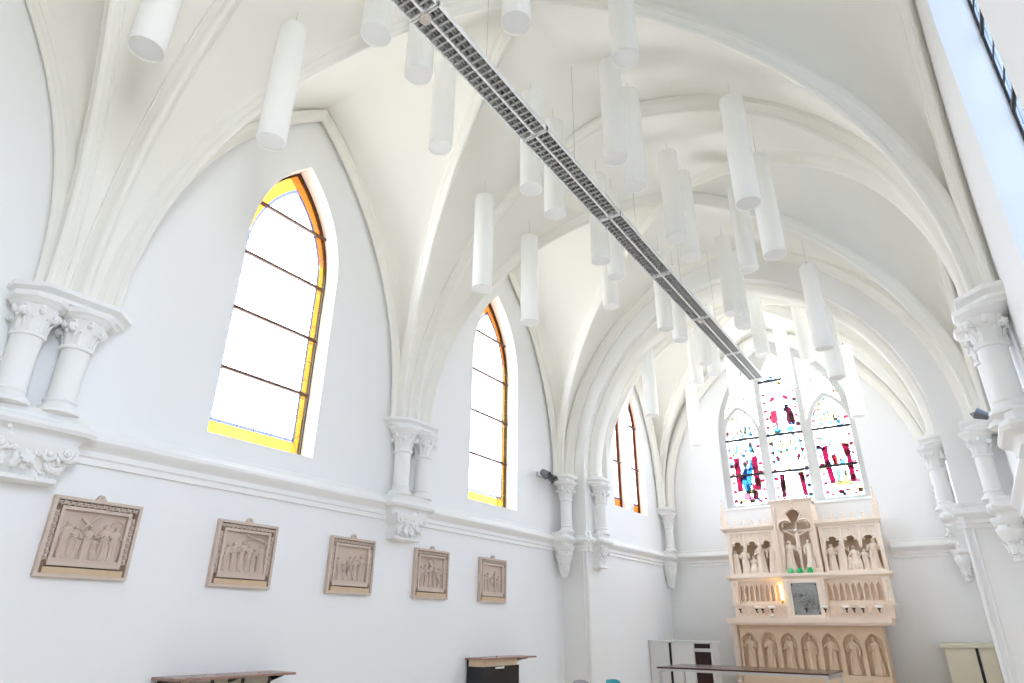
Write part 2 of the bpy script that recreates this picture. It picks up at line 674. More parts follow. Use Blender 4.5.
BAYN = ['bay beside the camera', 'first bay', 'second bay']
for k, yc in enumerate(BAYC):
    B = 2.30
    for s in (1, -1):
        pts = []
        N = 30
        for i in range(-N, N + 1):
            x = HR * math.sin(pi / 2 * i / N)
            pts.append((XM + x, yc + s * x / HW * B, arch_z(x, HR, SPR, CROWN) + 0.02))
        add_rib(pts, (-s * B / HW, 1, 0), scaled(RIB, .52, .85), 'white moulded diagonal vault rib crossing the %s' % BAYN[k])
    for X, sd in ((XL, 1), (XR, -1)):
        pts = [(X + sd * 0.075, yc + 2.2, SPR - 0.02)] + [(X + sd * 0.075, y, z) for y, z in arch(2.2, SPR, 9.0, 24, yc)] + [(X + sd * 0.075, yc - 2.2, SPR - 0.02)]
        add_rib(pts, (1, 0, 0), scaled(RIB, 0.45, 0.6), 'white wall rib of the %s on the %s wall' % (BAYN[k], 'left' if sd > 0 else 'right'))
# transverse arches
for y in (2.24, 7.22):
    pts = [(XM + HR, y, SPR - 0.02)] + [(XM + x, y, z) for x, z in arch(HR, SPR, CROWN - .08, 30)] + [(XM - HR, y, SPR - 0.02)]
    add_rib(pts, (0, 1, 0), scaled(RIB, .62, .85), 'white moulded transverse arch between two bays')
# mouldings of the chancel arch: outer order on its nave face and inner order on the soffit
pts = [(XM + x, YC0 - 0.02, z) for x, z in [(3.72, SPR)] + arch(3.72, SPR, 8.98, 30) + [(-3.72, SPR)]]
add_rib(pts, (0, 1, 0), scaled(RIB, .75, .8), 'white outer moulding of the chancel arch')
pts = [(x, 12.62, z) for x, z in [(CX, SPR)] + arch(CX, SPR, 8.35, 30) + [(-CX, SPR)]]
IN = [(-.24, -.05), (-.24, .05), (-.21, .075), (-.17, .13), (-.13, .15), (.13, .15), (.17, .13), (.21, .075), (.24, .05), (.24, -.05)]
add_rib(pts, (0, 1, 0), IN, 'white inner moulding of the chancel arch')
# chancel ribs
for s in (1, -1):
    pts = []
    N = 26
    for i in range(-N, N + 1):
        x = CX * math.sin(pi / 2 * i / N)
        pts.append((x, 14.78 + s * x / CX * 1.75, arch_z(x, CX, SPR, 8.95) + 0.02))
    add_rib(pts, (-s * 1.75 / CX, 1, 0), scaled(RIB, 0.75, 0.8), 'white diagonal rib of the chancel vault')
for X, sd in ((-CX, 1), (CX, -1)):
    pts = [(X + sd * 0.08, 14.65 + 1.65, SPR - .1)] + [(X + sd * .08, y, z) for y, z in arch(1.65, 4.7, 8.3, 24, 14.65)] + [(X + sd * .08, 14.65 - 1.65, SPR - .1)]
    add_rib(pts, (1, 0, 0), scaled(RIB, .6, .7), 'white wall rib of the chancel')
pts = [(3.05, YE - .08, SPR - .1)] + [(x, YE - .08, z) for x, z in arch(3.05, SPR, 8.75, 26)] + [(-3.05, YE - .08, SPR - .1)]
add_rib(pts, (0, 1, 0), scaled(RIB, .65, .75), 'white wall rib above the altar window')

# solid masonry behind the bundled rib feet
for X, sd in ((XL, 1), (XR, -1)):
    for y in (2.24, 7.22):
        m = MB()
        pr = []
        v, f = [], []
        lv = [(4.48, .13, .26), (5.2, .14, .24), (6.0, .22, .22), (6.6, .36, .22)]
        for z, d, hwid in lv:
            for (dx, dy) in ((-.05, -hwid), (d * .4, -hwid), (d, -hwid * .4), (d, hwid * .4), (d * .4, hwid), (-.05, hwid)):
                v.append((X + sd * dx, y + dy, z))
        for i in range(len(lv) - 1):
            for j in range(6):
                a, b = i * 6 + j, i * 6 + (j + 1) % 6
                f.append((a, b, b + 6, a + 6))
        f.append(tuple(range(6)))
        f.append(tuple(18 + j for j in range(6)))
        m.add(v, f)
        trim(m, M['vault'])

# ------------------------------------------------------------------ string courses
STR = [(-0.02, 2.97), (.035, 2.97), (.035, 3.03), (.055, 3.045), (.055, 3.10), (.08, 3.13), (.125, 3.155), (.15, 3.19), (.145, 3.225), (.12, 3.245),
       (.07, 3.25), (.06, 3.275), (.03, 3.30), (.025, 3.345), (-.02, 3.36)]


def string_course(p0, p1, n, label):
    """p0, p1: 2D wall line ends; n: direction into the room"""
    m = MB()
    v, f = [], []
    for p in (p0, p1):
        for d, z in STR:
            v.append((p[0] + n[0] * d, p[1] + n[1] * d, z))
    k = len(STR)
    for j in range(k):
        f.append((j, (j + 1) % k, k + (j + 1) % k, k + j))
    f.append(tuple(range(k)))
    f.append(tuple(range(2 * k - 1, k - 1, -1)))
    m.add(v, f)
    return trim(m, M['stone_white'], label)


string_course((XL, Y0), (XL, YC0), (1, 0), 'white moulded string course along the left nave wall')
string_course((XR, Y0), (XR, YC0), (-1, 0), 'white moulded string course along the right nave wall')
for s in (-1, 1):
    x_out = XL if s < 0 else XR
    string_course((x_out, YC0), (s * (CX - .1), YC0), (0, -1), 'white string course across the face of the %s chancel pier' % ('left' if s < 0 else 'right'))
    string_course((s * CX, YC0 - .1), (s * CX, YE), (-s, 0), 'white string course along the %s chancel wall' % ('left' if s < 0 else 'right'))
string_course((-CX, YE), (-1.6, YE), (0, -1), 'white string course left of the altarpiece')
string_course((1.86, YE), (CX, YE), (0, -1), 'white string course right of the altarpiece')

# beaded edges of the chancel piers
for s in (-1, 1):
    m = MB()
    m.tube([(s * (CX + .0), YC0 - .0, 0), (s * (CX + .0), YC0 - .0, 2.97)], .035, 10)
    m.tube([(s * (CX + .10), YC0 - .0, 0), (s * (CX + .10), YC0 - .0, 2.97)], .022, 8)
    trim(m, M['stone_white'], 'white rounded bead on the edge of the %s chancel pier' % ('left' if s < 0 else 'right'))

# ------------------------------------------------------------------ foliage carving helpers
rnd = random.Random(7)


def spiral(m, c, a, b, n, R, r0, turns=1.6, flip=1, T=None, steps=26):
    """a volute: curl in the plane of a, b standing out along n"""
    c, a, b, n = Vector(c), Vector(a), Vector(b), Vector(n)
    pts, rs = [], []
    for i in range(steps + 1):
        q = i / steps
        an = flip * turns * 2 * pi * q
        rr = R * (1 - q) ** 0.8
        pts.append(c + a * (rr * math.cos(an)) + b * (rr * math.sin(an)) + n * (r0 * 1.2 * q))
        rs.append(r0 * (1 - 0.45 * q))
    m.tube(pts, rs, 7, T)
    m.ball(tuple(pts[-1]), r0 * .9, seg=7, rings=5)


def leaf(m, base, up, out, side, h, w_, curl=0.6):
    """an acanthus-like leaf bending outwards at the top, with lobes"""
    base, up, out, side = Vector(base), Vector(up), Vector(out), Vector(side)
    v, f = [], []
    n = 7
    for i in range(n + 1):
        q = i / n
        a = q * q * curl * pi * 0.62
        p = base + up * (h * (q - .22 * q ** 4)) + out * (h * curl * .45 * q ** 2.6)
        ww = w_ * (math.sin(pi * min(1, .12 + q * .88)) ** .6) * (1 + .22 * math.cos(i * pi))
        rid = .18 * w_
        for t in (-1, -.5, 0, .5, 1):
            v.append(p + side * (ww * t * .5) + out * (rid * (1 - abs(t)) + .012))
        v.append(p - out * .02)
    for i in range(n):
        for j in range(6):
            A, Bq = i * 6 + j, i * 6 + (j + 1) % 6
            f.append((A, Bq, Bq + 6, A + 6))
    f.append(tuple(range(6)))
    f.append(tuple(n * 6 + j for j in range(5, -1, -1)))
    m.add(v, f)
    tip = base + up * (h * .80) + out * (h * curl * .45 + .012)
    m.ball(tuple(tip), w_ * .22, seg=7, rings=5)


def capital_mesh(cx, cy, z0, h, r, spread):
    """bell capital with corner volutes and two rings of leaves"""
    m = MB()
    m.lathe([(r * 1.0, z0 - .035), (r * 1.16, z0 - .03), (r * 1.2, z0 - .012), (r * 1.16, z0 + .004), (r * 1.02, z0 + .012),
             (r * 1.02, z0 + h * .35), (r * 1.12, z0 + h * .65), (r * 1.38, z0 + h * .88), (r * 1.5, z0 + h)], (cx, cy, 0), 20)
    for i in range(8):
        a = pi / 8 + i * pi / 4
        o_ = Vector((math.cos(a), math.sin(a), 0))
        sd = Vector((-math.sin(a), math.cos(a), 0))
        leaf(m, Vector((cx, cy, z0 + .01)) + o_ * r * .95, EZ, o_, sd, h * .62, r * .62, .5)
    for i in range(4):
        a = pi / 4 + i * pi / 2
        o_ = Vector((math.cos(a), math.sin(a), 0))
        sd = Vector((-math.sin(a), math.cos(a), 0))
        c = Vector((cx, cy, z0 + h * .66)) + o_ * r * 1.55
        spiral(m, c, -o_, EZ, sd, r * .30, r * .17, 1.3, -1)
        spiral(m, c, -o_, EZ, -sd, r * .30, r * .17, 1.3, -1)
        m.tube([Vector((cx, cy, z0 + h * .2)) + o_ * r * .95, Vector((cx, cy, z0 + h * .7)) + o_ * r * 1.15, Vector((cx, cy, z0 + h * .93)) + o_ * r * 1.5], r * .15, 7)
        a2 = i * pi / 2
        o2 = Vector((math.cos(a2), math.sin(a2), 0))
        m.ball(tuple(Vector((cx, cy, z0 + h * .78)) + o2 * r * 1.32), r * .26, r * .26, r * .22, 8, 6)
        m.ball(tuple(Vector((cx, cy, z0 + h * .9)) + o2 * r * 1.45), r * .16, seg=7, rings=5)
    return m


def poly_slab(m, outline, levels):
    """stack: outline(offset) -> list of xy; levels: list of (offset, z)"""
    v, f = [], []
    k = None
    for off, z in levels:
        pts = outline(off)
        k = len(pts)
        v += [(p[0], p[1], z) for p in pts]
    n = len(levels)
    for i in range(n - 1):
        for j in range(k):
            a, b = i * k + j, i * k + (j + 1) % k
            f.append((a, b, b + k, a + k))
    f.append(tuple(range(k)))
    f.append(tuple((n - 1) * k + j for j in range(k - 1, -1, -1)))
    m.add(v, f)


def place(c, nx, ny):
    """local frame on a wall point: s along the wall, d out of the wall"""
    t = Vector((-ny, nx, 0))
    n = Vector((nx, ny, 0))
    return lambda s, d: tuple((Vector((c[0], c[1], 0)) + t * s + n * d)[:2])


def carve(m, P, s0, s1, zt, zb, dt, db, count, seed):
    """scatter of curls, leaves and berries on a slanting face, d = out of the wall"""
    rr = random.Random(seed)
    t = Vector((*P(1, 0), 0)) - Vector((*P(0, 0), 0))
    n = Vector((*P(0, 1), 0)) - Vector((*P(0, 0), 0))
    for i in range(count):
        q = rr.random()
        s = s0 + (s1 - s0) * rr.random()
        s *= (1 - .15 * q)
        z = zt + (zb - zt) * q
        d = dt + (db - dt) * q
        x, y = P(s, d)
        c = Vector((x, y, z))
        kind = rr.random()
        R = (s1 - s0) * rr.uniform(.08, .15)
        if kind < .5:
            spiral(m, c, (t * math.cos(q * 7) + EZ * math.sin(q * 7)), (-t * math.sin(q * 7) + EZ * math.cos(q * 7)), n, R, R * .3, 1.4, rr.choice((1, -1)), steps=16)
        elif kind < .8:
            up = (EZ * rr.choice((1, -1)) + t * rr.uniform(-.8, .8)).normalized()
            leaf(m, c, up, n, up.cross(n), R * 2.2, R * 1.2, .5)
        else:
            m.ball(tuple(c), R * .45, seg=7, rings=5)


COL_GROUP = 'white colonnettes with leaf capitals carrying the vault ribs'


def colonnette(c, nx, ny, offs, dist, r, label, corb='block', half=.55, proj=.38, zab=SPR, zcorb=2.7, back=.003):
    """cluster of shafts standing on the string course: c = point of the wall, (nx, ny) into the room, offs = shaft positions along the wall"""
    P = place(c, nx, ny)
    root = empty('colonnette', (*P(0, dist), 3.30), label, 'column', COL_GROUP, 'thing')

    def outline(o_):
        h, p = half + o_, proj + o_
        return [P(-h, -back), P(-h, p * .42), P(-h * .60, p), P(h * .60, p), P(h, p * .42), P(h, -back)]
    # abacus: broad moulded slab over a second one stepped round each capital
    m = MB()
    poly_slab(m, outline, [(-.10, zab - .16), (-.085, zab - .13), (-.06, zab - .12), (-.055, zab - .085), (-.02, zab - .06), (0, zab - .045), (0, zab), (-.03, zab + .012)])
    m.build('abacus', M['stone_white'], root)
    for s in offs:
        x, y = P(s, dist)
        m = MB()
        a = r * 1.62

        def sq(o_):
            q = a + o_
            return [(x + q * math.cos(an) * 1.12, y + q * math.sin(an) * 1.12) for an in [math.radians(z_) for z_ in (22.5, 67.5, 112.5, 157.5, 202.5, 247.5, 292.5, 337.5)]]
        m2 = capital_mesh(x, y, zab - .50, .27, r, 1.0)
        poly_slab(m2, sq, [(-.04, zab - .245), (-.01, zab - .225), (0, zab - .20), (.02, zab - .185), (.03, zab - .155), (.03, zab - .14)])
        m2.build('capital', M['stone_white'], root)
        m = MB()
        m.lathe([(r * 1.0, zab - .53), (r, 3.46), (r * 1.0, 3.45)], (x, y, 0), 28)
        m.build('shaft', M['stone_white'], root)
        m = MB()
        m.lathe([(r * 1.0, 3.47), (r * 1.10, 3.465), (r * 1.16, 3.45), (r * 1.1, 3.435), (r * 1.05, 3.425), (r * 1.12, 3.40), (r * 1.38, 3.375), (r * 1.5, 3.355), (r * 1.5, 3.33), (r * 1.3, 3.325)], (x, y, 0), 28)
        m.build('shaft_base', M['stone_white'], root)

    # ledge: the string course breaking forward under the shafts
    def ledge(o_):
        h, p = half * .84 + o_, proj * .85 + o_
        return [P(-h, -back), P(-h, p * .8), P(-h * .8, p), P(h * .8, p), P(h, p * .8), P(h, -back)]
    m = MB()
    poly_slab(m, ledge, [(-.10, 3.04), (-.08, 3.10), (-.06, 3.13), (0, 3.155), (.02, 3.19), (.015, 3.225), (-.01, 3.245), (-.05, 3.25), (-.06, 3.275), (-.05, 3.30), (-.05, 3.335)])
    m.build('ledge', M['stone_white'], root)
    if corb is None:
        return root
    m = MB()
    if corb == 'block':
        h0, h1, p0, p1 = half * .62, half * .46, proj * .74, proj * .36
        v = []
        lv = [(h0, p0, 3.06), (h0 * .97, p0 * .95, 3.0), (h0 * .72, p0 * .66, 2.90), (h1, p1, zcorb + .06)]
        poly_slab(m, lambda i: [P(-lv[i][0], -.02), P(-lv[i][0], lv[i][1]), P(lv[i][0], lv[i][1]), P(lv[i][0], -.02)], [(0, lv[0][2]), (1, lv[1][2]), (2, lv[2][2]), (3, lv[3][2])])
        poly_slab(m, lambda i: [P(-h1 - .03 - i, -.02), P(-h1 - .03 - i, p1 + .05 + i), P(h1 + .03 + i, p1 + .05 + i), P(h1 + .03 + i, -.02)], [(-.02, zcorb), (0, zcorb + .01), (0, zcorb + .04), (-.02, zcorb + .055)])
        sd = int(abs(c[1] * 100))
        carve(m, P, -h0 * .9, h0 * .9, 3.0, 2.88, p0 * .84, p0 * .60, 26, sd)
        carve(m, P, -h1 * .9, h1 * .9, 2.9, zcorb + .13, p0 * .56, p1, 30, sd + 1)
        for sg in (-1, 1):
            x, y = P(sg * h0 * .8, p0 * .9)
            t = Vector((*P(1, 0), 0)) - Vector((*P(0, 0), 0))
            n = Vector((nx, ny, 0))
            spiral(m, (x, y, 2.98), -t * sg, EZ, n, .06, .02, 1.5, -1)
    else:
        # hanging tapered corbel with rings of leaves
        x, y = P(0, dist * .55)
        prof = [(.02, 2.44), (.06, 2.46), (.075, 2.50), (.05, 2.54), (.09, 2.58), (.115, 2.66), (.09, 2.70), (.14, 2.76), (.19, 2.88), (.17, 2.95), (.20, 2.98), (.22, 3.06)]
        kx = proj / .34
        m.lathe([(r_ * kx, z) for r_, z in prof], (x, y, 0), 18)
        n = Vector((nx, ny, 0))
        for z, R, hh in ((2.74, .11, .24), (2.55, .08, .2), (2.47, .04, .10)):
            for i in range(6):
                a = i * pi / 3 + (z * 7)
                o_ = Vector((math.cos(a), math.sin(a), 0))
                sd = Vector((-math.sin(a), math.cos(a), 0))
                leaf(m, Vector((x, y, z)) + o_ * R * kx, EZ, o_, sd, hh, .10 * kx, .55)
    m.build('corbel', M['stone_white'], root)
    return root


colonnette((XL, 2.24), 1, 0, (-.31, .11), .19, .125, 'white pair of colonnettes nearest the camera on the left wall, before the first stained window')
colonnette((XL, 7.28), 1, 0, (-.23, .23), .17, .12, 'white pair of colonnettes on the left wall between the two large lancet windows')
colonnette((XR, 2.24), -1, 0, (-.21, .21), .20, .125, 'white pair of colonnettes on the right wall beside the camera') if False else None
colonnette((XR, 7.28), -1, 0, (-.23, .23), .20, .12, 'white pair of colonnettes on the right wall next to the tall clear window', None)
colonnette((XL + .12, 11.93), 1, 0, (0,), .16, .115, 'single white colonnette in the corner left of the chancel arch, beside a twin spotlight', 'cone', .34, .34, back=.118)
colonnette((XR - .12, 11.93), -1, 0, (0,), .16, .115, 'single white colonnette in the corner right of the chancel arch, below a grey spotlight', 'cone', .34, .34, back=.118)
colonnette((-CX, 12.62), 1, 0, (0,), .16, .115, 'single white colonnette on the inner side of the left chancel pier', 'block', .34, .33, zcorb=2.66)
colonnette((CX, 12.62), -1, 0, (0,), .16, .115, 'single white colonnette on the inner side of the right chancel pier', 'block', .34, .33, zcorb=2.66)
colonnette((-CX + .05, 16.42), 1, 0, (0,), .15, .10, 'slim white colonnette in the far left corner beyond the two-light window', 'cone', .27, .30, zab=4.42, back=.048)
colonnette((CX - .05, 16.42), -1, 0, (0,), .15, .10, 'slim white colonnette in the far right corner behind the chancel pier', 'cone', .27, .30, zab=4.42, back=.048)


# ------------------------------------------------------------------ nave windows
win_n = [0]


def thin(m, poly, X, Y_or_axis, t, holes=()):
    pass


def ring(outer, inner):
    return outer, [inner]


def nave_window(X, sgn, yc, coloured, label):
    """X: room face of the wall; glass .27 m back"""
    win_n[0] += 1
    root = empty('window_%d' % win_n[0], (X, yc, 3.6), label, None, None, 'structure')
    gx = X + sgn * .27
    n = Vector((sgn, 0, 0))
    L0 = lancet(yc, .768, 3.601, 6.3, 7.975, 14)
    L1 = lancet(yc, .75, 3.65, 6.3, 7.94, 14)
    L2 = lancet(yc, .635, 3.82, 6.3, 7.67, 14)
    L3 = lancet(yc, .605, 3.86, 6.3, 7.60, 14)
    m = MB()
    m.prism(L0, [L1], (gx - sgn * (.01 if coloured else .004), 0, 0), EY, EZ, n, .06 if coloured else .02)
    m.build('window_frame', M['dark'], root, smooth=0)
    # clear middle
    m = MB()
    m.prism(L3, [], (gx, 0, 0), EY, EZ, n, .006)
    m.build('glass', M['clear'] if coloured else M['bluish'], root, smooth=0)
    if coloured:
        m = MB()
        m.mat(M['yellow'])
        lo = 6.62
        for sd_ in (-1, 1):      # yellow up both sides, orange over the pointed head
            m.prism([(yc + sd_ * .745, 3.82), (yc + sd_ * .745, 6.3), (yc + sd_ * .735, lo), (yc + sd_ * .618, lo), (yc + sd_ * .635, 6.3), (yc + sd_ * .635, 3.82)], [], (gx, 0, 0), EY, EZ, n, .006)
        m.prism([(yc - .745, 3.65), (yc + .745, 3.65), (yc + .745, 3.82), (yc - .745, 3.82)], [], (gx, 0, 0), EY, EZ, n, .006)
        m.mat(M['orange'])
        oo = [p for p in L1 if p[1] > lo]
        ii = [p for p in L2 if p[1] > lo]
        m.prism([(yc + .735, lo)] + oo + [(yc - .735, lo), (yc - .618, lo)] + list(reversed(ii)) + [(yc + .618, lo)], [], (gx, 0, 0), EY, EZ, n, .006)
        m.build('border_glass', None, root, smooth=0)
        m = MB()
        m.prism(L2, [L3], (gx, 0, 0), EY, EZ, n, .006)
        m.build('lilac_border', M['lilac'], root, smooth=0)
    else:
        m = MB()
        m.prism(L1, [L3], (gx, 0, 0), EY, EZ, n, .006)
        m.build('border_glass', M['bluish'], root, smooth=0)
    for z in (4.52, 5.37, 6.22, 7.08):
        hw = .74 if z < 6.35 else .74 - (z - 6.35) ** 2 * .13
        m = MB()
        th = .05 if coloured else .012
        m.box(min(gx - sgn * th, gx), max(gx - sgn * th, gx), yc - hw, yc + hw, z - .018, z + .018)
        m.build('glazing_bar', M['leadbar'] if coloured else M['dark'], root, smooth=0)
    m = MB()

    def lead(a, b, w_=.004):
        a, b = Vector(a), Vector(b)
        m.tube([(gx - sgn * .004, a.x, a.y), (gx - sgn * .004, b.x, b.y)], w_, 4)
    for s in (-1, 1):
        k = 0
        z = 3.9
        while z < 7.0:
            hw = .60 if z < 6.4 else .60 - (z - 6.35) ** 2 * .2
            lead((yc + s * hw, z), (yc + s * (hw + .12), z))
            z += .282
        lead((yc + s * .5, 3.84), (yc + s * .5, 4.0))
        lead((yc + s * .72, 3.69), (yc + s * .5, 4.0))
    if not coloured:
        for yy in (-.3, 0, .3):
            lead((yc + yy, 3.7), (yc + yy, 7.3), .007)
        for i in range(12):
            lead((yc - .7, 3.9 + i * .283), (yc + .7, 3.9 + i * .283), .007)
    for i in range(5):
        lead((yc - .5 + i * .25, 3.69), (yc - .5 + i * .25, 3.86))
    m.build('lead_lines', M['dark'] if not coloured else M['leadfaint'], root, smooth=0)
    return root


nave_window(XL, -1, BAYC[1], True, 'tall pointed stained window with yellow border nearest on the left wall')
nave_window(XL, -1, BAYC[2], True, 'second tall pointed window with yellow border on the left wall, between two column pairs')
nave_window(XR, 1, BAYC[1], False, 'clear leaded window in a deep white reveal at the upper right')
nave_window(XR, 1, BAYC[2], False, 'clear leaded lancet window farther along the right wall')

# two-light chancel window
win_n[0] += 1
root = empty('window_%d' % win_n[0], (-CX, LC, 4.12), 'pair of narrow lancet lights with orange borders in the left chancel wall', None, None, 'structure')
for s in (-1, 1):
    c = LC + s * .535
    gx = -CX - .2
    A = lancet(c, .42, 4.12, 6.35, 7.3)
    A1 = lancet(c, .405, 4.15, 6.35, 7.28)
    A2 = lancet(c, .31, 4.36, 6.35, 7.06)
    A3 = lancet(c, .285, 4.41, 6.35, 7.0)
    n = Vector((-1, 0, 0))
    m = MB()
    m.prism(A, [A1], (gx + .01, 0, 0), EY, EZ, n, .06)
    m.build('window_frame', M['leadbar'], root, smooth=0)
    m = MB()
    m.prism(A3, [], (gx, 0, 0), EY, EZ, n, .006)
    m.build('glass', M['clear'], root, smooth=0)
    m = MB()
    m.prism(A1, [A2], (gx, 0, 0), EY, EZ, n, .006)
    m.build('border_glass', M['orange'], root, smooth=0)
    m = MB()
    m.prism(A2, [A3], (gx, 0, 0), EY, EZ, n, .006)
    m.build('lilac_border', M['lilac'], root, smooth=0)
    for z in (5.28, 6.41):
        m = MB()
        m.box(gx, gx + .05, c - .395, c + .395, z - .016, z + .016)
        m.build('glazing_bar', M['leadbar'], root, smooth=0)
# window of the chancel's right wall, out of sight behind the pier
win_n[0] += 1
root = empty('window_%d' % win_n[0], (CX, LC, 4.12), 'clear lancet window in the right chancel wall', None, None, 'structure')
m = MB()
m.prism(lancet(LC, .28, 4.1, 6.3, 7.0), [], (CX + .2, 0, 0), EY, EZ, EX, .006)
m.build('glass', M['clear'], root, smooth=0)

# ------------------------------------------------------------------ altar window
win_n[0] += 1
wc = WB['c']
awin = empty('window_%d' % win_n[0], (wc, YE, 4.3), 'three-light traceried stained glass window above the altarpiece', None, None, 'structure')
Lout = lancet(wc, 1.64, 4.3, 6.1, 8.6, 20)
cl = wc - 1.05
cr = wc + 1.09
lightL = lancet(cl, .41, 4.4, 6.1, 6.86, 12)
lightR = lancet(cr, .42, 4.4, 6.1, 6.86, 12)
lightC = lancet(wc, .42, 4.4, 7.2, 8.28, 12)


def spandrel(s):
    pts = []
    # along the outer arch from its top to the side, then back over the lancet head
    for i in range(9):
        x = .56 + (1.40 - .56) * i / 8
        pts.append((x, arch_z(x, 1.52, 6.1, 8.36)))
    for i in range(9):
        x = 1.42 - (1.42 - .57) * i / 8
        z = arch_z(x - 1.07, .52, 6.1, 6.99)
        if z > 6.3 and not (i == 0 and z > pts[-1][1] - .02):
            pts.append((x, z + .0))
    pts = [(wc + s * x, z) for x, z in pts]
    if s < 0:
        pts.reverse()
    return pts


spR, spL = spandrel(1), spandrel(-1)
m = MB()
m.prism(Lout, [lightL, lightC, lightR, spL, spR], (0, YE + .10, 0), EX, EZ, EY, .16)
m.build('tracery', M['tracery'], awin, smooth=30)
for pl, nm in ((lightL, 'glass'), (lightC, 'glass'), (lightR, 'glass'), (spL, 'glass'), (spR, 'glass')):
    m = MB()
    m.prism(pl, [], (0, YE + .17, 0), EX, EZ, EY, .006)
    m.build('glass', M['pastel'], awin, smooth=0)


def bars(c, hw, zs):
    for z in zs:
        m = MB()
        m.box(c - hw, c + hw, YE + .06, YE + .10, z - .03, z + .03)
        m.ball((c - hw, YE + .08, z), .03, seg=8, rings=5)
        m.ball((c + hw, YE + .08, z), .03, seg=8, rings=5)
        m.build('glazing_bar', M['dark'], awin, smooth=30)


bars(cl, .40, (6.05, 5.12))
bars(wc, .41, (6.05, 5.12, 7.5))
bars(cr, .40, (6.05, 5.12))


class Shards:
    """cut pieces of coloured glass leaded in front of the clear ground"""
    def __init__(s):
        s.m = MB()
        s.k = 0

    def p(s, mat, pts):
        s.k += 1
        s.m.mat(M[mat])
        y = YE + .160 - (s.k % 5) * .0016
        s.m.prism(pts, [], (0, y, 0), EX, EZ, EY, .001)

    def disc(s, mat, x, z, r, r2=None, n=8):
        s.p(mat, [(x + r * math.cos(2 * pi * i / n), z + (r2 or r) * math.sin(2 * pi * i / n)) for i in range(n)])

    def build(s):
        return s.m.build('stained_picture', None, awin, smooth=0)


def border_dots(sh, c, hw, zb, zt, cols, seed):
    r = random.Random(seed)
    z = zb + .12
    while z < zt:
        for s in (-1, 1):
            a = .055 + r.random() * .02
            x = c + s * (hw - .055)
            sh.p(cols[r.randrange(len(cols))], [(x - a * .7, z - a * .6), (x + a * .7, z - a * .6), (x + a * .6, z + a * .7), (x - a * .7, z + a * .6)])
        z += .22
    for i in range(3):
        x = c - hw * .6 + i * hw * .6
        sh.disc(cols[i % len(cols)], x, zb + .06, .04)


def crown_head(sh, c, z, w_, seed):
    """gold and turquoise canopy work with small dark accents"""
    r = random.Random(seed)
    for i in range(5):
        x = c + (i - 2) * w_ * .34
        h = .30 - abs(i - 2) * .06
        sh.p('gold_glass', [(x - .035, z), (x + .035, z), (x + .02, z + h * .7), (x, z + h), (x - .02, z + h * .7)])
        if i % 2 == 0:
            sh.disc('turq', x, z - .06, .05)
            sh.disc('scarlet' if i == 2 else 'maroon', x, z + h * .35, .022)
    for k in range(9):
        sh.disc(('turq', 'tint', 'rose', 'gold_glass', 'green_glass')[k % 5], c + r.uniform(-w_, w_) * .8, z + r.uniform(-.15, .42), r.uniform(.02, .05), n=6)


reds = ['scarlet', 'rose', 'scarlet', 'crimson', 'rose']
# left light: blue-robed figure between crimson hangings
sh = Shards()
border_dots(sh, cl, .41, 4.4, 6.4, reds, 1)
crown_head(sh, cl, 6.22, .33, 2)
for s in (-1, 1):
    x = cl + s * .225
    sh.p('crimson', [(x - .075, 4.75), (x + .075, 4.72), (x + .08, 5.62), (x - .075, 5.60)])
sh.p('blue', [(cl - .10, 4.70), (cl + .02, 4.68), (cl + .10, 5.0), (cl + .17, 5.35), (cl + .14, 5.58), (cl + .05, 5.30), (cl - .14, 5.20), (cl - .17, 5.02)])
sh.p('blue', [(cl - .15, 5.05), (cl - .04, 5.0), (cl + .03, 5.38), (cl - .02, 5.46)])
sh.p('turq', [(cl - .25, 5.72), (cl - .16, 5.66), (cl - .13, 5.95), (cl - .2, 6.0)])
sh.p('turq', [(cl + .13, 5.68), (cl + .24, 5.7), (cl + .2, 5.98), (cl + .12, 5.96)])
sh.p('green_glass', [(cl + .2, 5.66), (cl + .28, 5.66), (cl + .26, 5.82), (cl + .2, 5.84)])
sh.p('gold_glass', [(cl - .30, 5.62), (cl - .24, 5.62), (cl - .24, 5.84), (cl - .30, 5.80)])
sh.disc('tint', cl - .02, 5.72, .10, .12)
sh.disc('rose', cl + .0, 5.45, .09, .07)
sh.disc('gold_glass', cl - .04, 5.40, .05, .07)
for i, (cc, x, z, rx, rz) in enumerate((('rose', -.08, 4.60, .10, .10), ('maroon', .14, 4.62, .07, .13), ('gold_glass', .03, 4.72, .12, .07), ('scarlet', .12, 4.83, .05, .08),
                                        ('rose', .04, 4.52, .09, .08), ('maroon', .08, 4.90, .03, .05), ('gold_glass', -.2, 4.50, .08, .05), ('lilac', .2, 4.5, .05, .06), ('green_glass', -.02, 4.85, .05, .07))):
    sh.disc(cc, cl + x, z, rx, rz)
sh.build()
# centre light: pale figure, red seraph wings above
sh = Shards()
border_dots(sh, wc, .42, 4.4, 7.2, reds, 3)
crown_head(sh, wc, 5.72, .3, 4)
for s in (-1, 1):
    x = wc + s * .22
    sh.p('crimson' if s > 0 else 'maroon', [(x - .045 + s * .03, 4.50), (x + .055 + s * .03, 4.50), (x + .065, 5.07), (x - .065, 5.07)])
    sh.p('maroon', [(x - .01, 5.32), (x + s * .10, 5.52), (x + s * .02, 5.54), (x - s * .03, 5.46)])
    sh.p('turq', [(x + s * .10, 5.50), (x + s * .15, 5.5), (x + s * .13, 5.9), (x + s * .06, 5.95)])
    sh.disc('turq', wc + s * .16, 6.18, .10, .08)
    sh.disc('blue', wc + s * .22, 6.3, .05, .04)
    sh.p('scarlet', [(wc + s * .07, 7.03), (wc + s * .14, 7.10), (wc + s * .25, 7.02), (wc + s * .22, 6.93), (wc + s * .13, 6.97)])
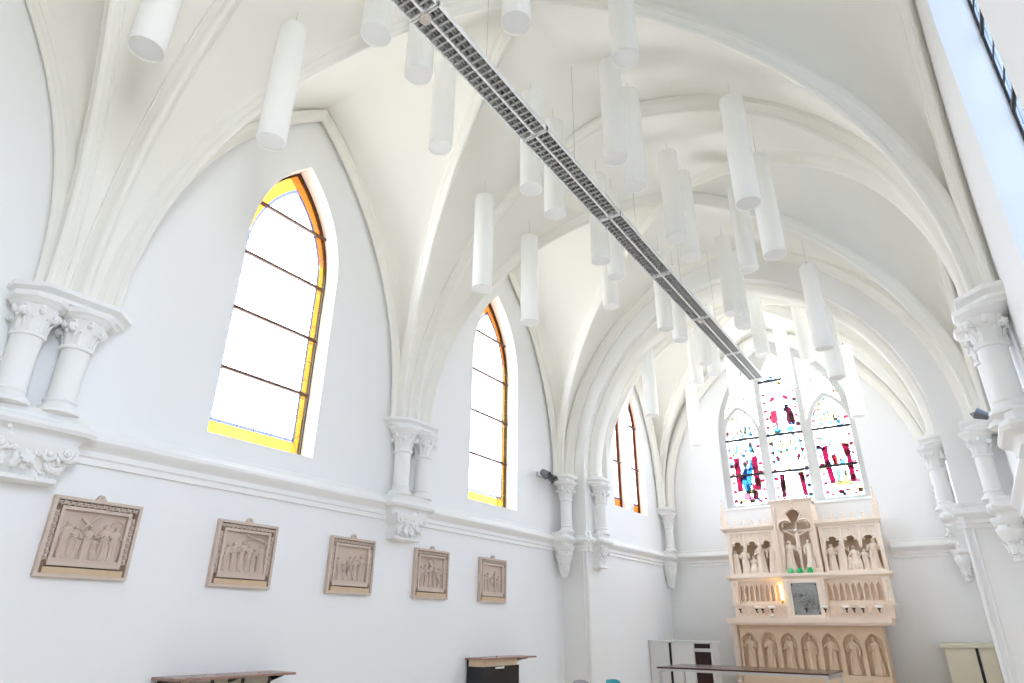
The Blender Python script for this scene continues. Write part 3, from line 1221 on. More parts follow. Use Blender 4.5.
sh.p('scarlet', [(wc - .26, 6.38), (wc - .13, 6.34), (wc - .10, 6.52), (wc - .08, 6.72), (wc - .24, 6.72), (wc - .30, 6.55)])
sh.p('rose', [(wc - .20, 6.30), (wc - .10, 6.20), (wc - .10, 6.38), (wc - .16, 6.40)])
sh.p('maroon', [(wc + .10, 6.40), (wc + .15, 6.26), (wc + .21, 6.34), (wc + .27, 6.24), (wc + .31, 6.4), (wc + .26, 6.72), (wc + .14, 6.80), (wc + .06, 6.72), (wc + .13, 6.58)])
sh.disc('rose', wc + .18, 6.80, .08, .03)
for i in range(7):
    sh.disc(('scarlet', 'gold_glass', 'maroon', 'gold_glass')[i % 4], wc - .2 + i * .067, 8.0 + .02 * math.cos(i), .022)
sh.p('gold_glass', [(wc + .0, 7.38), (wc + .12, 7.38), (wc + .10, 7.47), (wc + .02, 7.47)])
sh.disc('turq', wc - .05, 7.62, .12, .03)
for k in range(8):
    sh.disc(('gold_glass', 'rose', 'tint', 'turq')[k % 4], wc + .26 * math.cos(k * 2.4), 5.2 + k * .1, .03, n=6)
sh.build()
# right light: crimson hangings, gold and green ground
sh = Shards()
border_dots(sh, cr, .41, 4.4, 6.6, reds, 5)
crown_head(sh, cr, 6.25, .3, 6)
sh.p('crimson', [(cr - .32, 5.60), (cr - .16, 5.66), (cr - .18, 5.3), (cr - .12, 4.72), (cr - .25, 4.70), (cr - .30, 5.2)])
sh.p('crimson', [(cr + .12, 5.66), (cr + .30, 5.62), (cr + .31, 5.2), (cr + .31, 4.72), (cr + .18, 4.72), (cr + .20, 5.3)])
sh.p('scarlet', [(cr - .14, 5.36), (cr - .02, 5.44), (cr - .0, 5.1), (cr - .07, 5.12)])
sh.p('orange', [(cr - .12, 5.3), (cr - .05, 5.34), (cr - .04, 5.16), (cr - .1, 5.15)])
sh.p('green_glass', [(cr - .10, 4.75), (cr - .02, 4.75), (cr + .02, 5.05), (cr - .08, 5.05)])
sh.p('turq', [(cr + .02, 5.15), (cr + .16, 5.10), (cr + .15, 5.25), (cr + .06, 5.3)])
sh.p('gold_glass', [(cr - .14, 4.66), (cr + .2, 4.66), (cr + .18, 4.78), (cr - .12, 4.76)])
sh.p('gold_glass', [(cr + .08, 4.78), (cr + .15, 4.78), (cr + .14, 5.02), (cr + .09, 5.04)])
sh.disc('green_glass', cr - .28, 5.82, .05, .06)
sh.disc('crimson', cr - .06, 4.52, .07, .05)
sh.disc('scarlet', cr + .12, 4.54, .10, .02)
for k in range(12):
    sh.disc(('gold_glass', 'rose', 'tint', 'green_glass', 'scarlet')[k % 5], cr + .2 * math.cos(k * 2.1), 4.85 + k * .08, .022, n=6)
sh.build()
sh = Shards()
for s, spn in ((1, spR), (-1, spL)):
    for (x, z, cc) in ((.66, 7.75, 'scarlet'), (1.1, 7.25, 'rose'), (.75, 7.2, 'tint'), (.95, 7.5, 'gold_glass'), (.7, 6.95, 'rose'), (.82, 7.35, 'green_glass'), (1.3, 6.98, 'scarlet'), (.88, 7.15, 'scarlet')):
        sh.disc(cc, wc + s * x, z, .035)
sh.build()
# sill below the window
m = MB()
m.prism([(WB['c'] - 1.66, 4.26), (WB['c'] + 1.66, 4.26), (WB['c'] + 1.66, 4.32), (WB['c'] - 1.66, 4.32)], [], (0, YE - .05, 0), EX, EZ, EY, .2)
m.build('window_sill', M['stone_white'], awin, smooth=0)


# ------------------------------------------------------------------ carved figures
def figure(m, base, right, out, h, seed=0, pose='stand', depth=1.0, width=1.0, up=EZ, halo=False):
    """robed figure as one closed body: lofted rings with folds, head, arms. base = feet point, out = towards the viewer"""
    r = random.Random(seed)
    base, right, out, up = Vector(base), Vector(right), Vector(out), Vector(up)
    ph = r.random() * 6
    lean = r.uniform(-.03, .03)
    turn = r.uniform(-.35, .35)
    kneel = pose == 'kneel'
    H = h
    if pose in ('kneel', 'sit'):
        lev = [(0, .17, .15, .04), (.08, .19, .19, .05), (.22, .17, .20, .05), (.36, .15, .16, .02), (.46, .12, .09, 0), (.60, .12, .085, 0), (.74, .135, .09, 0), (.80, .11, .07, 0), (.835, .045, .045, 0), (.86, .04, .04, 0)]
    else:
        lev = [(0, .135, .11, 0), (.04, .14, .12, 0), (.2, .12, .10, .01), (.4, .11, .09, .01), (.55, .105, .08, 0), (.66, .095, .07, 0), (.76, .115, .075, 0), (.815, .12, .07, 0), (.845, .085, .055, 0), (.865, .04, .04, 0), (.885, .036, .04, 0)]
    seg = 22
    v, f = [], []

    def W(x, y, z):
        return base + right * (x * width) + out * (y * depth) + up * z
    for z, rx, ry, oy in lev:
        for i in range(seg):
            a = 2 * pi * i / seg
            amp = .16 * max(0, 1 - z * 1.15)
            k = 1 + amp * math.sin(6 * a + ph + z * 5) + amp * .5 * math.sin(11 * a + ph * 2)
            v.append(W((rx * k * math.cos(a) + lean * math.sin(z * 5)) * H, (ry * k * math.sin(a) + oy) * H, z * H))
    n = len(lev)
    for i in range(n - 1):
        for j in range(seg):
            kk = (j + 1) % seg
            f.append((i * seg + j, i * seg + kk, (i + 1) * seg + kk, (i + 1) * seg + j))
    f.append(tuple(range(seg)))
    f.append(tuple((n - 1) * seg + j for j in range(seg)))
    m.add(v, f)
    # head with hair and a nose
    Mx = Matrix((( *(right * width), 0), (*(out * depth), 0), (*up, 0), (0, 0, 0, 1))).transposed()
    hz = .935
    T = Matrix.Translation(base) @ Mx
    lx = lean * math.sin(4.4)
    m.ball((lx * H, .008 * H, hz * H), .047 * H, .055 * H, .066 * H, 12, 9, T)
    m.ball((lx * H, -.012 * H, (hz + .012) * H), .057 * H, .056 * H, .066 * H, 12, 8, T)
    m.ball((lx * H, -.02 * H, (hz - .05) * H), .052 * H, .04 * H, .05 * H, 10, 6, T)
    m.ball(((lx + turn * .03) * H, .062 * H, (hz - .008) * H), .009 * H, .014 * H, .018 * H, 6, 4, T)
    if halo:
        m.lathe([(0.001, -.006 * H), (.10 * H, -.006 * H), (.105 * H, 0), (.10 * H, .006 * H), (.001, .006 * H)], (0, 0, 0), 20,
                T @ Matrix.Translation((lx * H, -.05 * H, hz * H)) @ Matrix.Rotation(pi / 2, 4, 'X'))
    # arms
    for s in (-1, 1):
        t = r.random()
        if pose == 'cross':
            pts = [(s * .10, .02, .79), (s * .22, .03, .83), (s * .38, .02, .87)]
        elif t < .5:
            pts = [(s * .115, .0, .79), (s * .155, .04, .62), (s * .05, .13, .66 + .04 * r.random())]
        elif t < .8:
            pts = [(s * .115, .0, .79), (s * .16, .03, .60), (s * .13, .11, .50)]
        else:
            pts = [(s * .115, .0, .79), (s * .19, .06, .66), (s * .21, .12, .80)]
        q = [tuple(T @ Vector((x * H, y * H, z * H))) for x, y, z in pts]
        m.tube(q, [.040 * H, .036 * H, .022 * H], 9)
        m.ball(q[-1], .024 * H, seg=8, rings=5)
    # mantle folds
    for k in range(3):
        a0 = r.uniform(-.08, .08)
        pts = [tuple(T @ Vector(((a0 + q * r.uniform(-.02, .02) + (k - 1) * .05) * H, (.085 + .025 * (1 - q)) * H, (.62 - .58 * q) * H))) for q in (0, .33, .66, 1)]
        m.tube(pts, [.010 * H, .016 * H, .02 * H, .018 * H], 6)


# ------------------------------------------------------------------ relief panels (stations)
def relief(y0, y1, z0, z1, seed, label, plan):
    X = XL
    root = empty('relief_panel', (X, (y0 + y1) / 2, z0), label, 'wall relief', 'beige carved relief panels along the left wall')
    w_, h = y1 - y0, z1 - z0
    fr = .115
    yi0, yi1, zi0, zi1 = y0 + fr, y1 - fr, z0 + fr + .022, z1 - fr
    n = Vector((1, 0, 0))
    m = MB()
    m.mat(M['plaster_frame'])
    # stepped frame: outer moulding, sunk channel, inner moulding
    def rect(a, zb=None):
        return [(y0 + a, z0 + (zb if zb is not None else a)), (y1 - a, z0 + (zb if zb is not None else a)), (y1 - a, z1 - a), (y0 + a, z1 - a)]
    m.prism(rect(0), [rect(.030)], (X - .01, 0, 0), EY, EZ, n, .07)
    m.mat(M['leaf_gap_shade'])
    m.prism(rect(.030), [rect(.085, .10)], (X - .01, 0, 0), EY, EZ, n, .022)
    m.mat(M['plaster_frame'])
    m.prism(rect(.085, .10), [[(yi0, zi0), (yi1, zi0), (yi1, zi1), (yi0, zi1)]], (X - .01, 0, 0), EY, EZ, n, .06)
    # running leaf ornament in the channel, three sides
    r = random.Random(seed)

    def orn(y, z, horiz):
        c = Vector((X + .03, y, z))
        a, b = (EY, EZ) if horiz else (EZ, EY)
        m.tube([c - a * .028 - b * .012, c + n * .012, c + a * .028 + b * .012], [.008, .016, .007], 6)
        m.ball(tuple(c + b * .014 - a * .016 + n * .004), .012, seg=6, rings=4)
        m.ball(tuple(c - b * .014 + a * .016 + n * .004), .012, seg=6, rings=4)
    k = int((w_ - .12) / .055)
    for i in range(k + 1):
        orn(y0 + .06 + (w_ - .12) * i / k, z1 - .057, True)
    k = int((h - .24) / .055)
    for i in range(k):
        for yy in (y0 + .057, y1 - .057):
            orn(yy, z0 + .17 + (h - .27) * i / k, False)
    m.build('frame', M['plaster_frame'], root, smooth=30)
    m = MB()
    m.prism([(y0 + .055, z0 + .028), (y1 - .055, z0 + .028), (y1 - .055, z0 + .085), (y0 + .055, z0 + .085)], [], (X + .055, 0, 0), EY, EZ, n, .008)
    rr = random.Random(seed + 5)
    m.build('inscription_strip', M['strip'], root, smooth=0)
    # carved scene
    m = MB()
    m.prism([(yi0 - .01, zi0 - .01), (yi1 + .01, zi0 - .01), (yi1 + .01, zi1 + .01), (yi0 - .01, zi1 + .01)], [], (X - .01, 0, 0), EY, EZ, n, .016)
    m.prism([(yi0, zi0), (yi1, zi0), (yi1, zi0 + .03), (yi0, zi0 + .03)], [], (X, 0, 0), EY, EZ, n, .045)
    H = zi1 - zi0
    for (q, hh, pose, sd) in plan['figs']:
        yy = yi1 - (yi1 - yi0) * (1 - q)
        figure(m, (X + .016, yi0 + (yi1 - yi0) * q, zi0 + .028), (0, -1, 0), (1, 0, 0), H * hh * .9, sd, pose, .9, 1.25)
    for (a, b, c, d, rad) in plan.get('bars', ()):
        m.tube([(X + .05, yi0 + (yi1 - yi0) * a, zi0 + H * b), (X + .05, yi0 + (yi1 - yi0) * c, zi0 + H * d)], rad, 6)
    for (a, b, rad) in plan.get('arcs', ()):
        c = Vector((X + .02, yi0 + (yi1 - yi0) * a, zi0 + H * b))
        m.tube([c + EY * (rad * math.cos(t)) + EZ * (rad * math.sin(t)) for t in [pi * i / 12 for i in range(13)]], .007, 6)
    m.build('relief_scene', M['plaster'], root, smooth=50)
    m = MB()
    yc = (y0 + y1) / 2
    c = Vector((X + .045, yc, z1 + .03))
    m.prism([(yc - .055, z1 - .004), (yc + .055, z1 - .004), (yc + .03, z1 + .03), (yc + .018, z1 + .052), (yc - .018, z1 + .052), (yc - .03, z1 + .03)], [], (X, 0, 0), EY, EZ, n, .05)
    m.ball((X + .055, yc, z1 + .03), .014, seg=8, rings=5)
    m.build('hanging_lug', M['plaster_frame'], root, smooth=30)


RL = [(2.60, 3.42), (4.305, 5.10), (5.965, 6.765), (7.635, 8.43), (9.28, 10.07)]
plans = [
    dict(figs=[(.13, .80, 'stand', 11), (.25, .72, 'stand', 12), (.46, .74, 'stand', 13), (.58, .52, 'kneel', 14), (.72, .80, 'stand', 15), (.88, .78, 'stand', 16)], bars=[(.30, .62, .55, .97, .012), (.28, .85, .46, .70, .012)], arcs=[(.88, .75, .06)]),
    dict(figs=[(.12, .72, 'stand', 21), (.27, .76, 'stand', 22), (.45, .82, 'stand', 23), (.60, .74, 'stand', 24), (.74, .66, 'stand', 25), (.90, .78, 'stand', 26)], bars=[(.45, .95, .95, .80, .008)], arcs=[(.80, .60, .13), (.80, .60, .17)]),
    dict(figs=[(.14, .70, 'stand', 31), (.30, .50, 'kneel', 32), (.48, .76, 'stand', 33), (.64, .72, 'stand', 34), (.82, .80, 'stand', 35)], bars=[(.36, .20, .60, .75, .013), (.58, .10, .42, .50, .012)]),
    dict(figs=[(.12, .72, 'stand', 41), (.30, .78, 'stand', 42), (.46, .80, 'stand', 43), (.66, .74, 'stand', 44), (.84, .70, 'stand', 45)], bars=[(.55, .62, .92, .12, .013), (.25, .95, .45, .70, .011)], arcs=[(.5, .8, .07)]),
    dict(figs=[(.14, .66, 'stand', 51), (.32, .74, 'stand', 52), (.50, .60, 'stand', 53), (.66, .76, 'stand', 54), (.86, .68, 'stand', 55)], bars=[(.58, .2, .58, .8, .010)]),
]
labs = ['largest-looking beige carved relief with a slanting cross, under the nearest left column pair',
        'beige carved relief of standing robed figures directly below the nearest yellow-bordered window',
        'beige carved relief with a kneeling figure, third from the nearest along the left wall',
        'beige carved relief with a long bar slanting down, just past the middle left column pair',
        'smallest-looking beige carved relief, last in the row below the second lancet window']
for (a, b), pl, lb, sd in zip(RL, plans, labs, range(5)):
    relief(a, b, 1.925, 2.645, sd, lb, pl)

# ------------------------------------------------------------------ altar
AX = .085     # axis of the altar
altar = empty('altar_table', (AX, 15.9, 0), 'tan stone altar with seven carved standing figures on its front', 'altar')
m = MB()
m.box(-1.56, 1.68, 15.48, 16.3, 1.67, 1.765)
m.box(-1.53, 1.65, 15.52, 16.29, 1.626, 1.67)
m.build('altar_slab', M['altar3'], altar, smooth=0)
m = MB()
FRL, FRR = -1.35, 1.47
wfig = .405
holes = []
xs = [AX - .03 + (i - 3) * wfig for i in range(7)]
for x in xs:
    holes.append(lancet(x, .165, .72, 1.24, 1.47, 8))
m.prism([(FRL, .40), (FRR, .40), (FRR, 1.625), (FRL, 1.625)], holes, (0, 15.66, 0), EX, EZ, EY, .10)
m.box(FRL, FRR, 15.76, 16.3, .40, 1.625)
m.box(FRL - .02, FRR + .02, 15.62, 15.66, .40, .58)
m.box(FRL - .02, FRR + .02, 15.63, 15.66, .58, .62)
m.box(FRL, FRR, 15.635, 15.66, 1.56, 1.625)
for x in xs:      # hood mouldings
    m.tube([(p[0], 15.655, p[1]) for p in arch(.18, 1.24, 1.50, 8, x)], .012, 6)
m.build('altar_front', M['altar2'], altar, smooth=30)
for i, x in enumerate(xs):
    m = MB()
    figure(m, (x, 15.735, .73), (1, 0, 0), (0, -1, 0), .69, 60 + i, 'stand', .9, 1.12, halo=(i in (2, 5)))
    m.build('carved_figure', M['altar2'], altar, smooth=50)
for x0, x1 in ((-1.56, -1.39),):
    m = MB()
    m.lathe([(.105, .40), (.105, .5), (.085, .52), (.08, 1.5), (.1, 1.54), (.105, 1.625)], ((x0 + x1) / 2, 15.80, 0), 20)
    m.build('side_column', M['altar'], altar, smooth=40)
m = MB()
m.box(-1.74, 2.2, 14.9, YE - .01, 0, .2)
m.box(-1.66, 1.85, 15.25, YE - .01, .2, .40)
tag(m.build('altar_steps', M['walnut_light'], None, smooth=0), 'low brown altar steps beneath the carved altar', 'steps')

rt = empty('altarpiece', (AX, 16.4, 1.765), 'tall cream stone altarpiece with carved niches and crucifixion below the stained window', 'altarpiece')
ZR0 = 1.765
m = MB()
# gradine and predella body
m.box(-1.48, 1.72, 15.98, 16.35, ZR0, 2.02)
m.box(-1.52, 1.76, 15.95, 16.35, 2.02, 2.06)
for i in range(24):      # diaper carving on the gradine
    x = -1.38 + i * .127
    if -.34 < x < .5:
        continue
    m.tube([(x - .055, 15.975, ZR0 + .05), (x + .055, 15.975, ZR0 + .22)], .010, 5)
    m.tube([(x + .055, 15.975, ZR0 + .05), (x - .055, 15.975, ZR0 + .22)], .010, 5)
m.box(-1.40, 1.66, 16.16, 16.5, 2.06, 2.56)
m.build('gradine', M['altar3'], rt, smooth=0)
# blind arcade panels
for x0, x1 in ((-1.36, -.34), (.50, 1.59)):
    m = MB()
    n = 9
    wd = (x1 - x0) / n
    holes = [lancet(x0 + wd * (i + .5), wd * .36, 2.12, 2.36, 2.46, 6) for i in range(n)]
    m.prism([(x0 - .06, 2.06), (x1 + .06, 2.06), (x1 + .06, 2.56), (x0 - .06, 2.56)], holes, (0, 16.08, 0), EX, EZ, EY, .08)
    for i in range(n - 1):
        m.tube([(x0 + wd * (i + 1), 16.07, 2.12), (x0 + wd * (i + 1), 16.07, 2.34)], .014, 8)
    for i in range(n):
        m.tube([(p[0], 16.075, p[1]) for p in arch(wd * .42, 2.35, 2.49, 6, x0 + wd * (i + .5))], .010, 5)
    m.build('arcade_panel', M['altar3'], rt, smooth=30)
for x in (-1.44, 1.68):
    m = MB()
    m.box(x - .07, x + .07, 15.99, 16.2, 2.06, 2.56)
    m.lathe([(.05, 2.1), (.035, 2.12), (.035, 2.44), (.055, 2.5)], (x, 15.98, 0), 12)
    m.build('predella_pier', M['altar'], rt, smooth=30)


def moulding(name, x0, x1, y, z, h, d, mat='altar'):
    m = MB()
    prof = [(0, 0), (-d * .35, h * .05), (-d * .45, h * .25), (-d * .8, h * .45), (-d, h * .55), (-d, h * .9), (-d * .9, h), (0, h)]
    v, f = [], []
    for x, e in ((x0, -1), (x1, 1)):
        for a, b in prof:
            v.append((x + e * (-a) * .6, y + a, z + b))
    k = len(prof)
    for j in range(k):
        f.append((j, (j + 1) % k, k + (j + 1) % k, k + j))
    f.append(tuple(range(k)))
    f.append(tuple(range(2 * k - 1, k - 1, -1)))
    m.add(v, f)
    m.box(x0 + .003, x1 - .003, y - .004, 16.5, z + .003, z + h - .003)
    return m.build(name, M[mat], rt, smooth=25)


moulding('cornice', -1.52, 1.79, 16.08, 2.55, .125, .12)
moulding('cornice', AX - .46, AX + .46, 15.98, 2.555, .125, .10)

# niche boxes
def niche_box(x0, x1, z0, z1, name):
    m = MB()
    yb = 16.42
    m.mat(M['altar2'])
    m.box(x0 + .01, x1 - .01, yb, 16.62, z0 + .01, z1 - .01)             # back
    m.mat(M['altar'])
    m.box(x0 - .0, x0 + .07, 16.12, yb, z0, z1)
    m.box(x1 - .07, x1, 16.12, yb, z0, z1)
    m.box(x0 + .004, x1 - .004, 16.124, yb, z1 - .06, z1 - .003)
    m.box(x0 + .004, x1 - .004, 16.124, yb, z0 + .003, z0 + .05)
    # canopy: three cusped arches with crockets and hanging bosses
    n = 3
    a0, a1 = x0 + .07, x1 - .07
    wd = (a1 - a0) / n
    holes = []
    hz = z1 - .38
    outer = [(a0, z1 - .06)]
    low = []
    for i in range(n):
        c = a0 + wd * (i + .5)
        ap = arch(wd * .42, hz, hz + .14, 8, c)
        low += [(c - wd * .5 + .001, hz - .02)] + [(p[0], p[1]) for p in reversed(ap)] + [(c + wd * .5 - .001, hz - .02)]
    poly = [(a0, z1 - .05)] + low + [(a1, z1 - .05)]
    m.prism(poly, [], (0, 16.15, 0), EX, EZ, EY, .06)
    for i in range(n):
        c = a0 + wd * (i + .5)
        m.tube([(p[0], 16.145, p[1]) for p in arch(wd * .42, hz, hz + .14, 8, c)], .012, 6)
        for s in (-1, 1):      # cusps
            m.ball((c + s * wd * .27, 16.16, hz + .07), .028, .02, .028, 8, 5)
            for kx in range(4):
                q = kx / 4
                m.ball((c + s * wd * .42 * (1 - q), 16.14, hz + .04 + .14 * q), .017, seg=6, rings=4)
        m.tube([(c, 16.145, hz + .13), (c, 16.14, hz + .27)], [.012, .006], 6)
        m.ball((c, 16.14, hz + .27), .022, seg=7, rings=5)
    for i in range(n + 1):
        x = a0 + wd * i
        m.lathe([(.008, hz - .13), (.024, hz - .10), (.034, hz - .05), (.03, hz), (.04, hz + .04), (.02, hz + .10), (.028, hz + .2), (.012, hz + .34)], (x, 16.15, 0), 10)
    k = 14
    for i in range(k):      # small blind tracery band
        x = a0 + (a1 - a0) * (i + .5) / k
        m.tube([(p[0], 16.148, p[1]) for p in arch((a1 - a0) / k * .4, z1 - .12, z1 - .07, 4, x)], .006, 5)
        m.tube([(x + (a1 - a0) / k * .45, 16.148, z1 - .20), (x + (a1 - a0) / k * .45, 16.148, z1 - .08)], .006, 5)
    return m.build(name, M['altar'], rt, smooth=30)


NZ0, NZ1 = 2.68, 3.68
nicheL = niche_box(-1.52, -.38, NZ0, NZ1, 'niche')
nicheR = niche_box(.55, 1.77, NZ0, NZ1, 'niche')
for x0, x1 in ((-1.58, -.40), (.57, 1.80)):
    moulding('ledge', x0, x1, 16.12, NZ1, .10, .08)
    k = 6
    for i in range(k):
        m = MB()      # cresting
        x = x0 + (x1 - x0) * (i + .5) / k
        m.tube([(x, 16.2, NZ1 + .1), (x, 16.2, NZ1 + .22)], [.02, .012], 7)
        m.ball((x, 16.2, NZ1 + .24), .022, seg=7, rings=5)
        for s in (-1, 1):
            m.ball((x + s * .035, 16.2, NZ1 + .19), .02, .014, .016, 7, 5)
            m.ball((x + s * .05, 16.2, NZ1 + .125), .02, .014, .02, 7, 5)
        m.build('crest_finial', M['altar'], rt, smooth=40)
for x in (-1.55, 1.78):      # corner pinnacles
    m = MB()
    m.box(x - .055, x + .055, 16.10, 16.21, NZ1 + .1, NZ1 + .38)
    m.lathe([(.075, NZ1 + .38), (.06, NZ1 + .40), (.004, NZ1 + .74)], (x, 16.155, 0), 4)
    for k in range(4):
        for s in (-1, 1):
            m.ball((x + s * .05 * (1 - k / 5), 16.12, NZ1 + .42 + k * .075), .016, seg=6, rings=4)
    m.ball((x, 16.155, NZ1 + .75), .025, seg=8, rings=5)
    m.build('pinnacle', M['altar'], rt, smooth=30)
# central tower with trefoil niche
c0, c1 = AX - .46, AX + .43
m = MB()
tre = []
zc = 3.71


def trefoil():
    pts = []
    for i in range(11):
        a = -pi / 3 + i * (pi + .3) / 10
        pts.append((.20 + .165 * math.cos(a), zc - .02 + .15 * math.sin(a)))
    for i in range(1, 12):
        a = .1 + i * (pi - .2) / 12
        pts.append((.175 * math.cos(a), zc + .20 + .175 * math.sin(a)))
    for x, z in reversed(pts[:11]):
        pts.append((-x, z))
    return [(AX + x, z) for x, z in pts]


hole = [(AX + .34, NZ0 + .10)] + trefoil() + [(AX - .34, NZ0 + .10)]
m.prism([(c0, NZ0), (c1, NZ0), (c1, 4.24), (c0, 4.24)], [hole], (0, 16.02, 0), EX, EZ, EY, .12)
m.box(c0, c1, 16.36, 16.62, NZ0, 4.24)
m.box(c0, c0 + .06, 16.14, 16.36, NZ0, 4.24)
m.box(c1 - .06, c1, 16.14, 16.36, NZ0, 4.24)
m.box(c0, c1, 16.14, 16.36, 4.18, 4.24)
m.box(c0 + .01, c1 - .01, 16.04, 16.36, NZ0 + .005, NZ0 + .09)
T3 = trefoil()
m.tube([(p[0], 16.01, p[1]) for p in T3], .020, 8)
for s in (-1, 1):
    m.tube([(AX + s * .41, 16.0, NZ0 + .05), (AX + s * .41, 16.0, 4.15)], .018, 8)
m.tube([(AX, 16.0, zc + .38), (AX, 15.99, zc + .50)], [.02, .01], 7)
m.ball((AX, 15.99, zc + .51), .028, seg=8, rings=5)
for s in (-1, 1):
    for k in range(5):
        a = .2 + k * .28
        m.ball((AX + s * .2 * math.cos(a), 16.0, zc + .20 + .2 * math.sin(a)), .022, seg=7, rings=5)
    for a in (0, .6, 1.2, -.6):      # pierced little circles of the canopy
        m.tube([(AX + s * (.20 + .085 * math.cos(t)), 16.06, zc + .03 + .085 * math.sin(t)) for t in [a + j * 1.3 for j in range(2)]], .016, 6)
nicheC = m.build('central_niche', M['altar3'], rt, smooth=35)
moulding('ledge', c0 - .02, c1 + .02, 16.02, 4.24, .07, .06)

for x, hh, sd, po in ((-1.38, .52, 71, 'stand'), (-1.17, .56, 72, 'stand'), (-.98, .38, 73, 'kneel'), (-.80, .66, 74, 'stand'), (-.53, .66, 75, 'stand'),
                      (.72, .56, 81, 'stand'), (.93, .60, 82, 'stand'), (1.06, .32, 83, 'kneel'), (1.18, .50, 84, 'sit'), (1.37, .42, 85, 'stand'), (1.56, .64, 86, 'stand')):
    m = MB()
    figure(m, (x, 16.24, NZ0 + .05), (1, 0, 0), (0, -1, 0), hh, sd, po, 1.0, 1.25)
    m.build('carved_figure', M['altar'], nicheL if x < 0 else nicheR, smooth=50)
for s, sd in ((-1, 91), (1, 92)):
    m = MB()
    figure(m, (AX + s * .22, 16.13, NZ0 + .10), (1, 0, 0), (0, -1, 0), .62, sd, 'stand', 1.0, 1.25)
    m.build('carved_figure', M['altar'], nicheC, smooth=50)
# crucifix
m = MB()
m.box(AX - .025, AX + .025, 16.15, 16.18, NZ0 + .08, 3.80)
m.box(AX - .30, AX + .30, 16.15, 16.18, 3.60, 3.65)
m.build('cross', M['altar'], nicheC, smooth=0)
m = MB()
zb = 2.94
P = lambda x, y, z: (AX + x * 1.2, 16.125 - y, zb + z)
m.tube([P(.02, 0, 0), P(.015, .02, .12), P(-.015, .04, .26), P(0, .02, .34), P(0, .02, .45), P(0, .02, .56), P(0, .03, .61)], [.018, .024, .030, .042, .036, .048, .016], 12)
m.tube([P(.0, 0, .02), P(.02, .04, .15), P(.02, .03, .30)], [.015, .024, .03], 9)
m.ball(P(-.01, .05, .67), .030, .032, .038, 10, 7)
m.ball(P(-.01, .035, .685), .034, .03, .035, 10, 6)
for s in (-1, 1):
    m.tube([P(s * .03, .02, .56), P(s * .12, .01, .61), P(s * .23, 0, .68)], [.022, .016, .011], 8)
    m.ball(P(s * .235, 0, .685), .015, seg=7, rings=5)
m.tube([P(-.04, .03, .30), P(0, .06, .28), P(.045, .03, .31)], .022, 7)
m.build('crucified_figure', M['altar'], nicheC, smooth=50)
# tabernacle with a silver door
m = MB()
m.prism([(AX - .42, ZR0), (AX + .42, ZR0), (AX + .42, 2.56), (AX - .42, 2.56)], [[(AX - .27, 1.83), (AX + .27, 1.83), (AX + .27, 2.48), (AX - .27, 2.48)]], (0, 15.90, 0), EX, EZ, EY, .10)
m.box(AX - .42, AX + .42, 16.0, 16.35, ZR0, 2.56)
for s in (-1, 1):
    m.tube([(AX + s * .345, 15.885, 1.80), (AX + s * .345, 15.885, 2.53)], .022, 10)
m.build('tabernacle', M['altar'], rt, smooth=30)
m = MB()
m.box(AX - .27, AX + .27, 15.93, 15.96, 1.83, 2.48)
r = random.Random(4)
for i in range(26):
    x, z = r.gauss(0, .08), r.gauss(0, .07)
    m.ball((AX + x * 1.3, 15.925, 2.12 + z * 1.3), r.uniform(.016, .04), .045, r.uniform(.02, .05), 7, 5)
for s in (-1, 1):
    for k in range(5):
        m.tube([(AX + s * .02, 15.92, 2.10), (AX + s * (.06 + .03 * k), 15.91, 2.20 - k * .03), (AX + s * (.12 + .02 * k), 15.915, 2.26 - k * .05)], [.014, .016, .006], 6)
m.tube([(AX - .08, 15.905, 2.02), (AX + .06, 15.905, 2.10)], .010, 6)
dr = m.build('tabernacle_door', M['silver'], rt, smooth=40)
dr['label'] = 'grey silver door with a raised relief'
for s in (-1, 1):
    for z in (1.87, 2.44):
        m = MB()
        m.ball((AX + s * .24, 15.925, z), .016, seg=7, rings=5)
        m.build('door_stud', M['dark'], dr, smooth=40)

# green glasses on the ledge below the crucifixion
for x, lb, mt in ((-.14, 'left one of three small green glasses under the crucifix, palest of them', 0), (.06, 'middle one of three small green glasses under the crucifix', 1), (.27, 'right one of three small green glasses under the crucifix', 1)):
    m = MB()
    z = 2.68
    m.lathe([(.05, z), (.062, z + .01), (.062, z + .05), (.05, z + .09), (.035, z + .115), (.03, z + .115), (.045, z + .085), (.055, z + .05), (.055, z + .015), (.001, z + .012)], (x, 15.94, 0), 20, caps=False)
    mat = M['green'] if mt else paint('pale_green_glass', (0.12, 0.55, 0.22), 0.15, 0.1, 10)
    tag(m.build('votive_glass', mat, None, smooth=40), lb, 'votive glass', 'green glasses on the altarpiece')

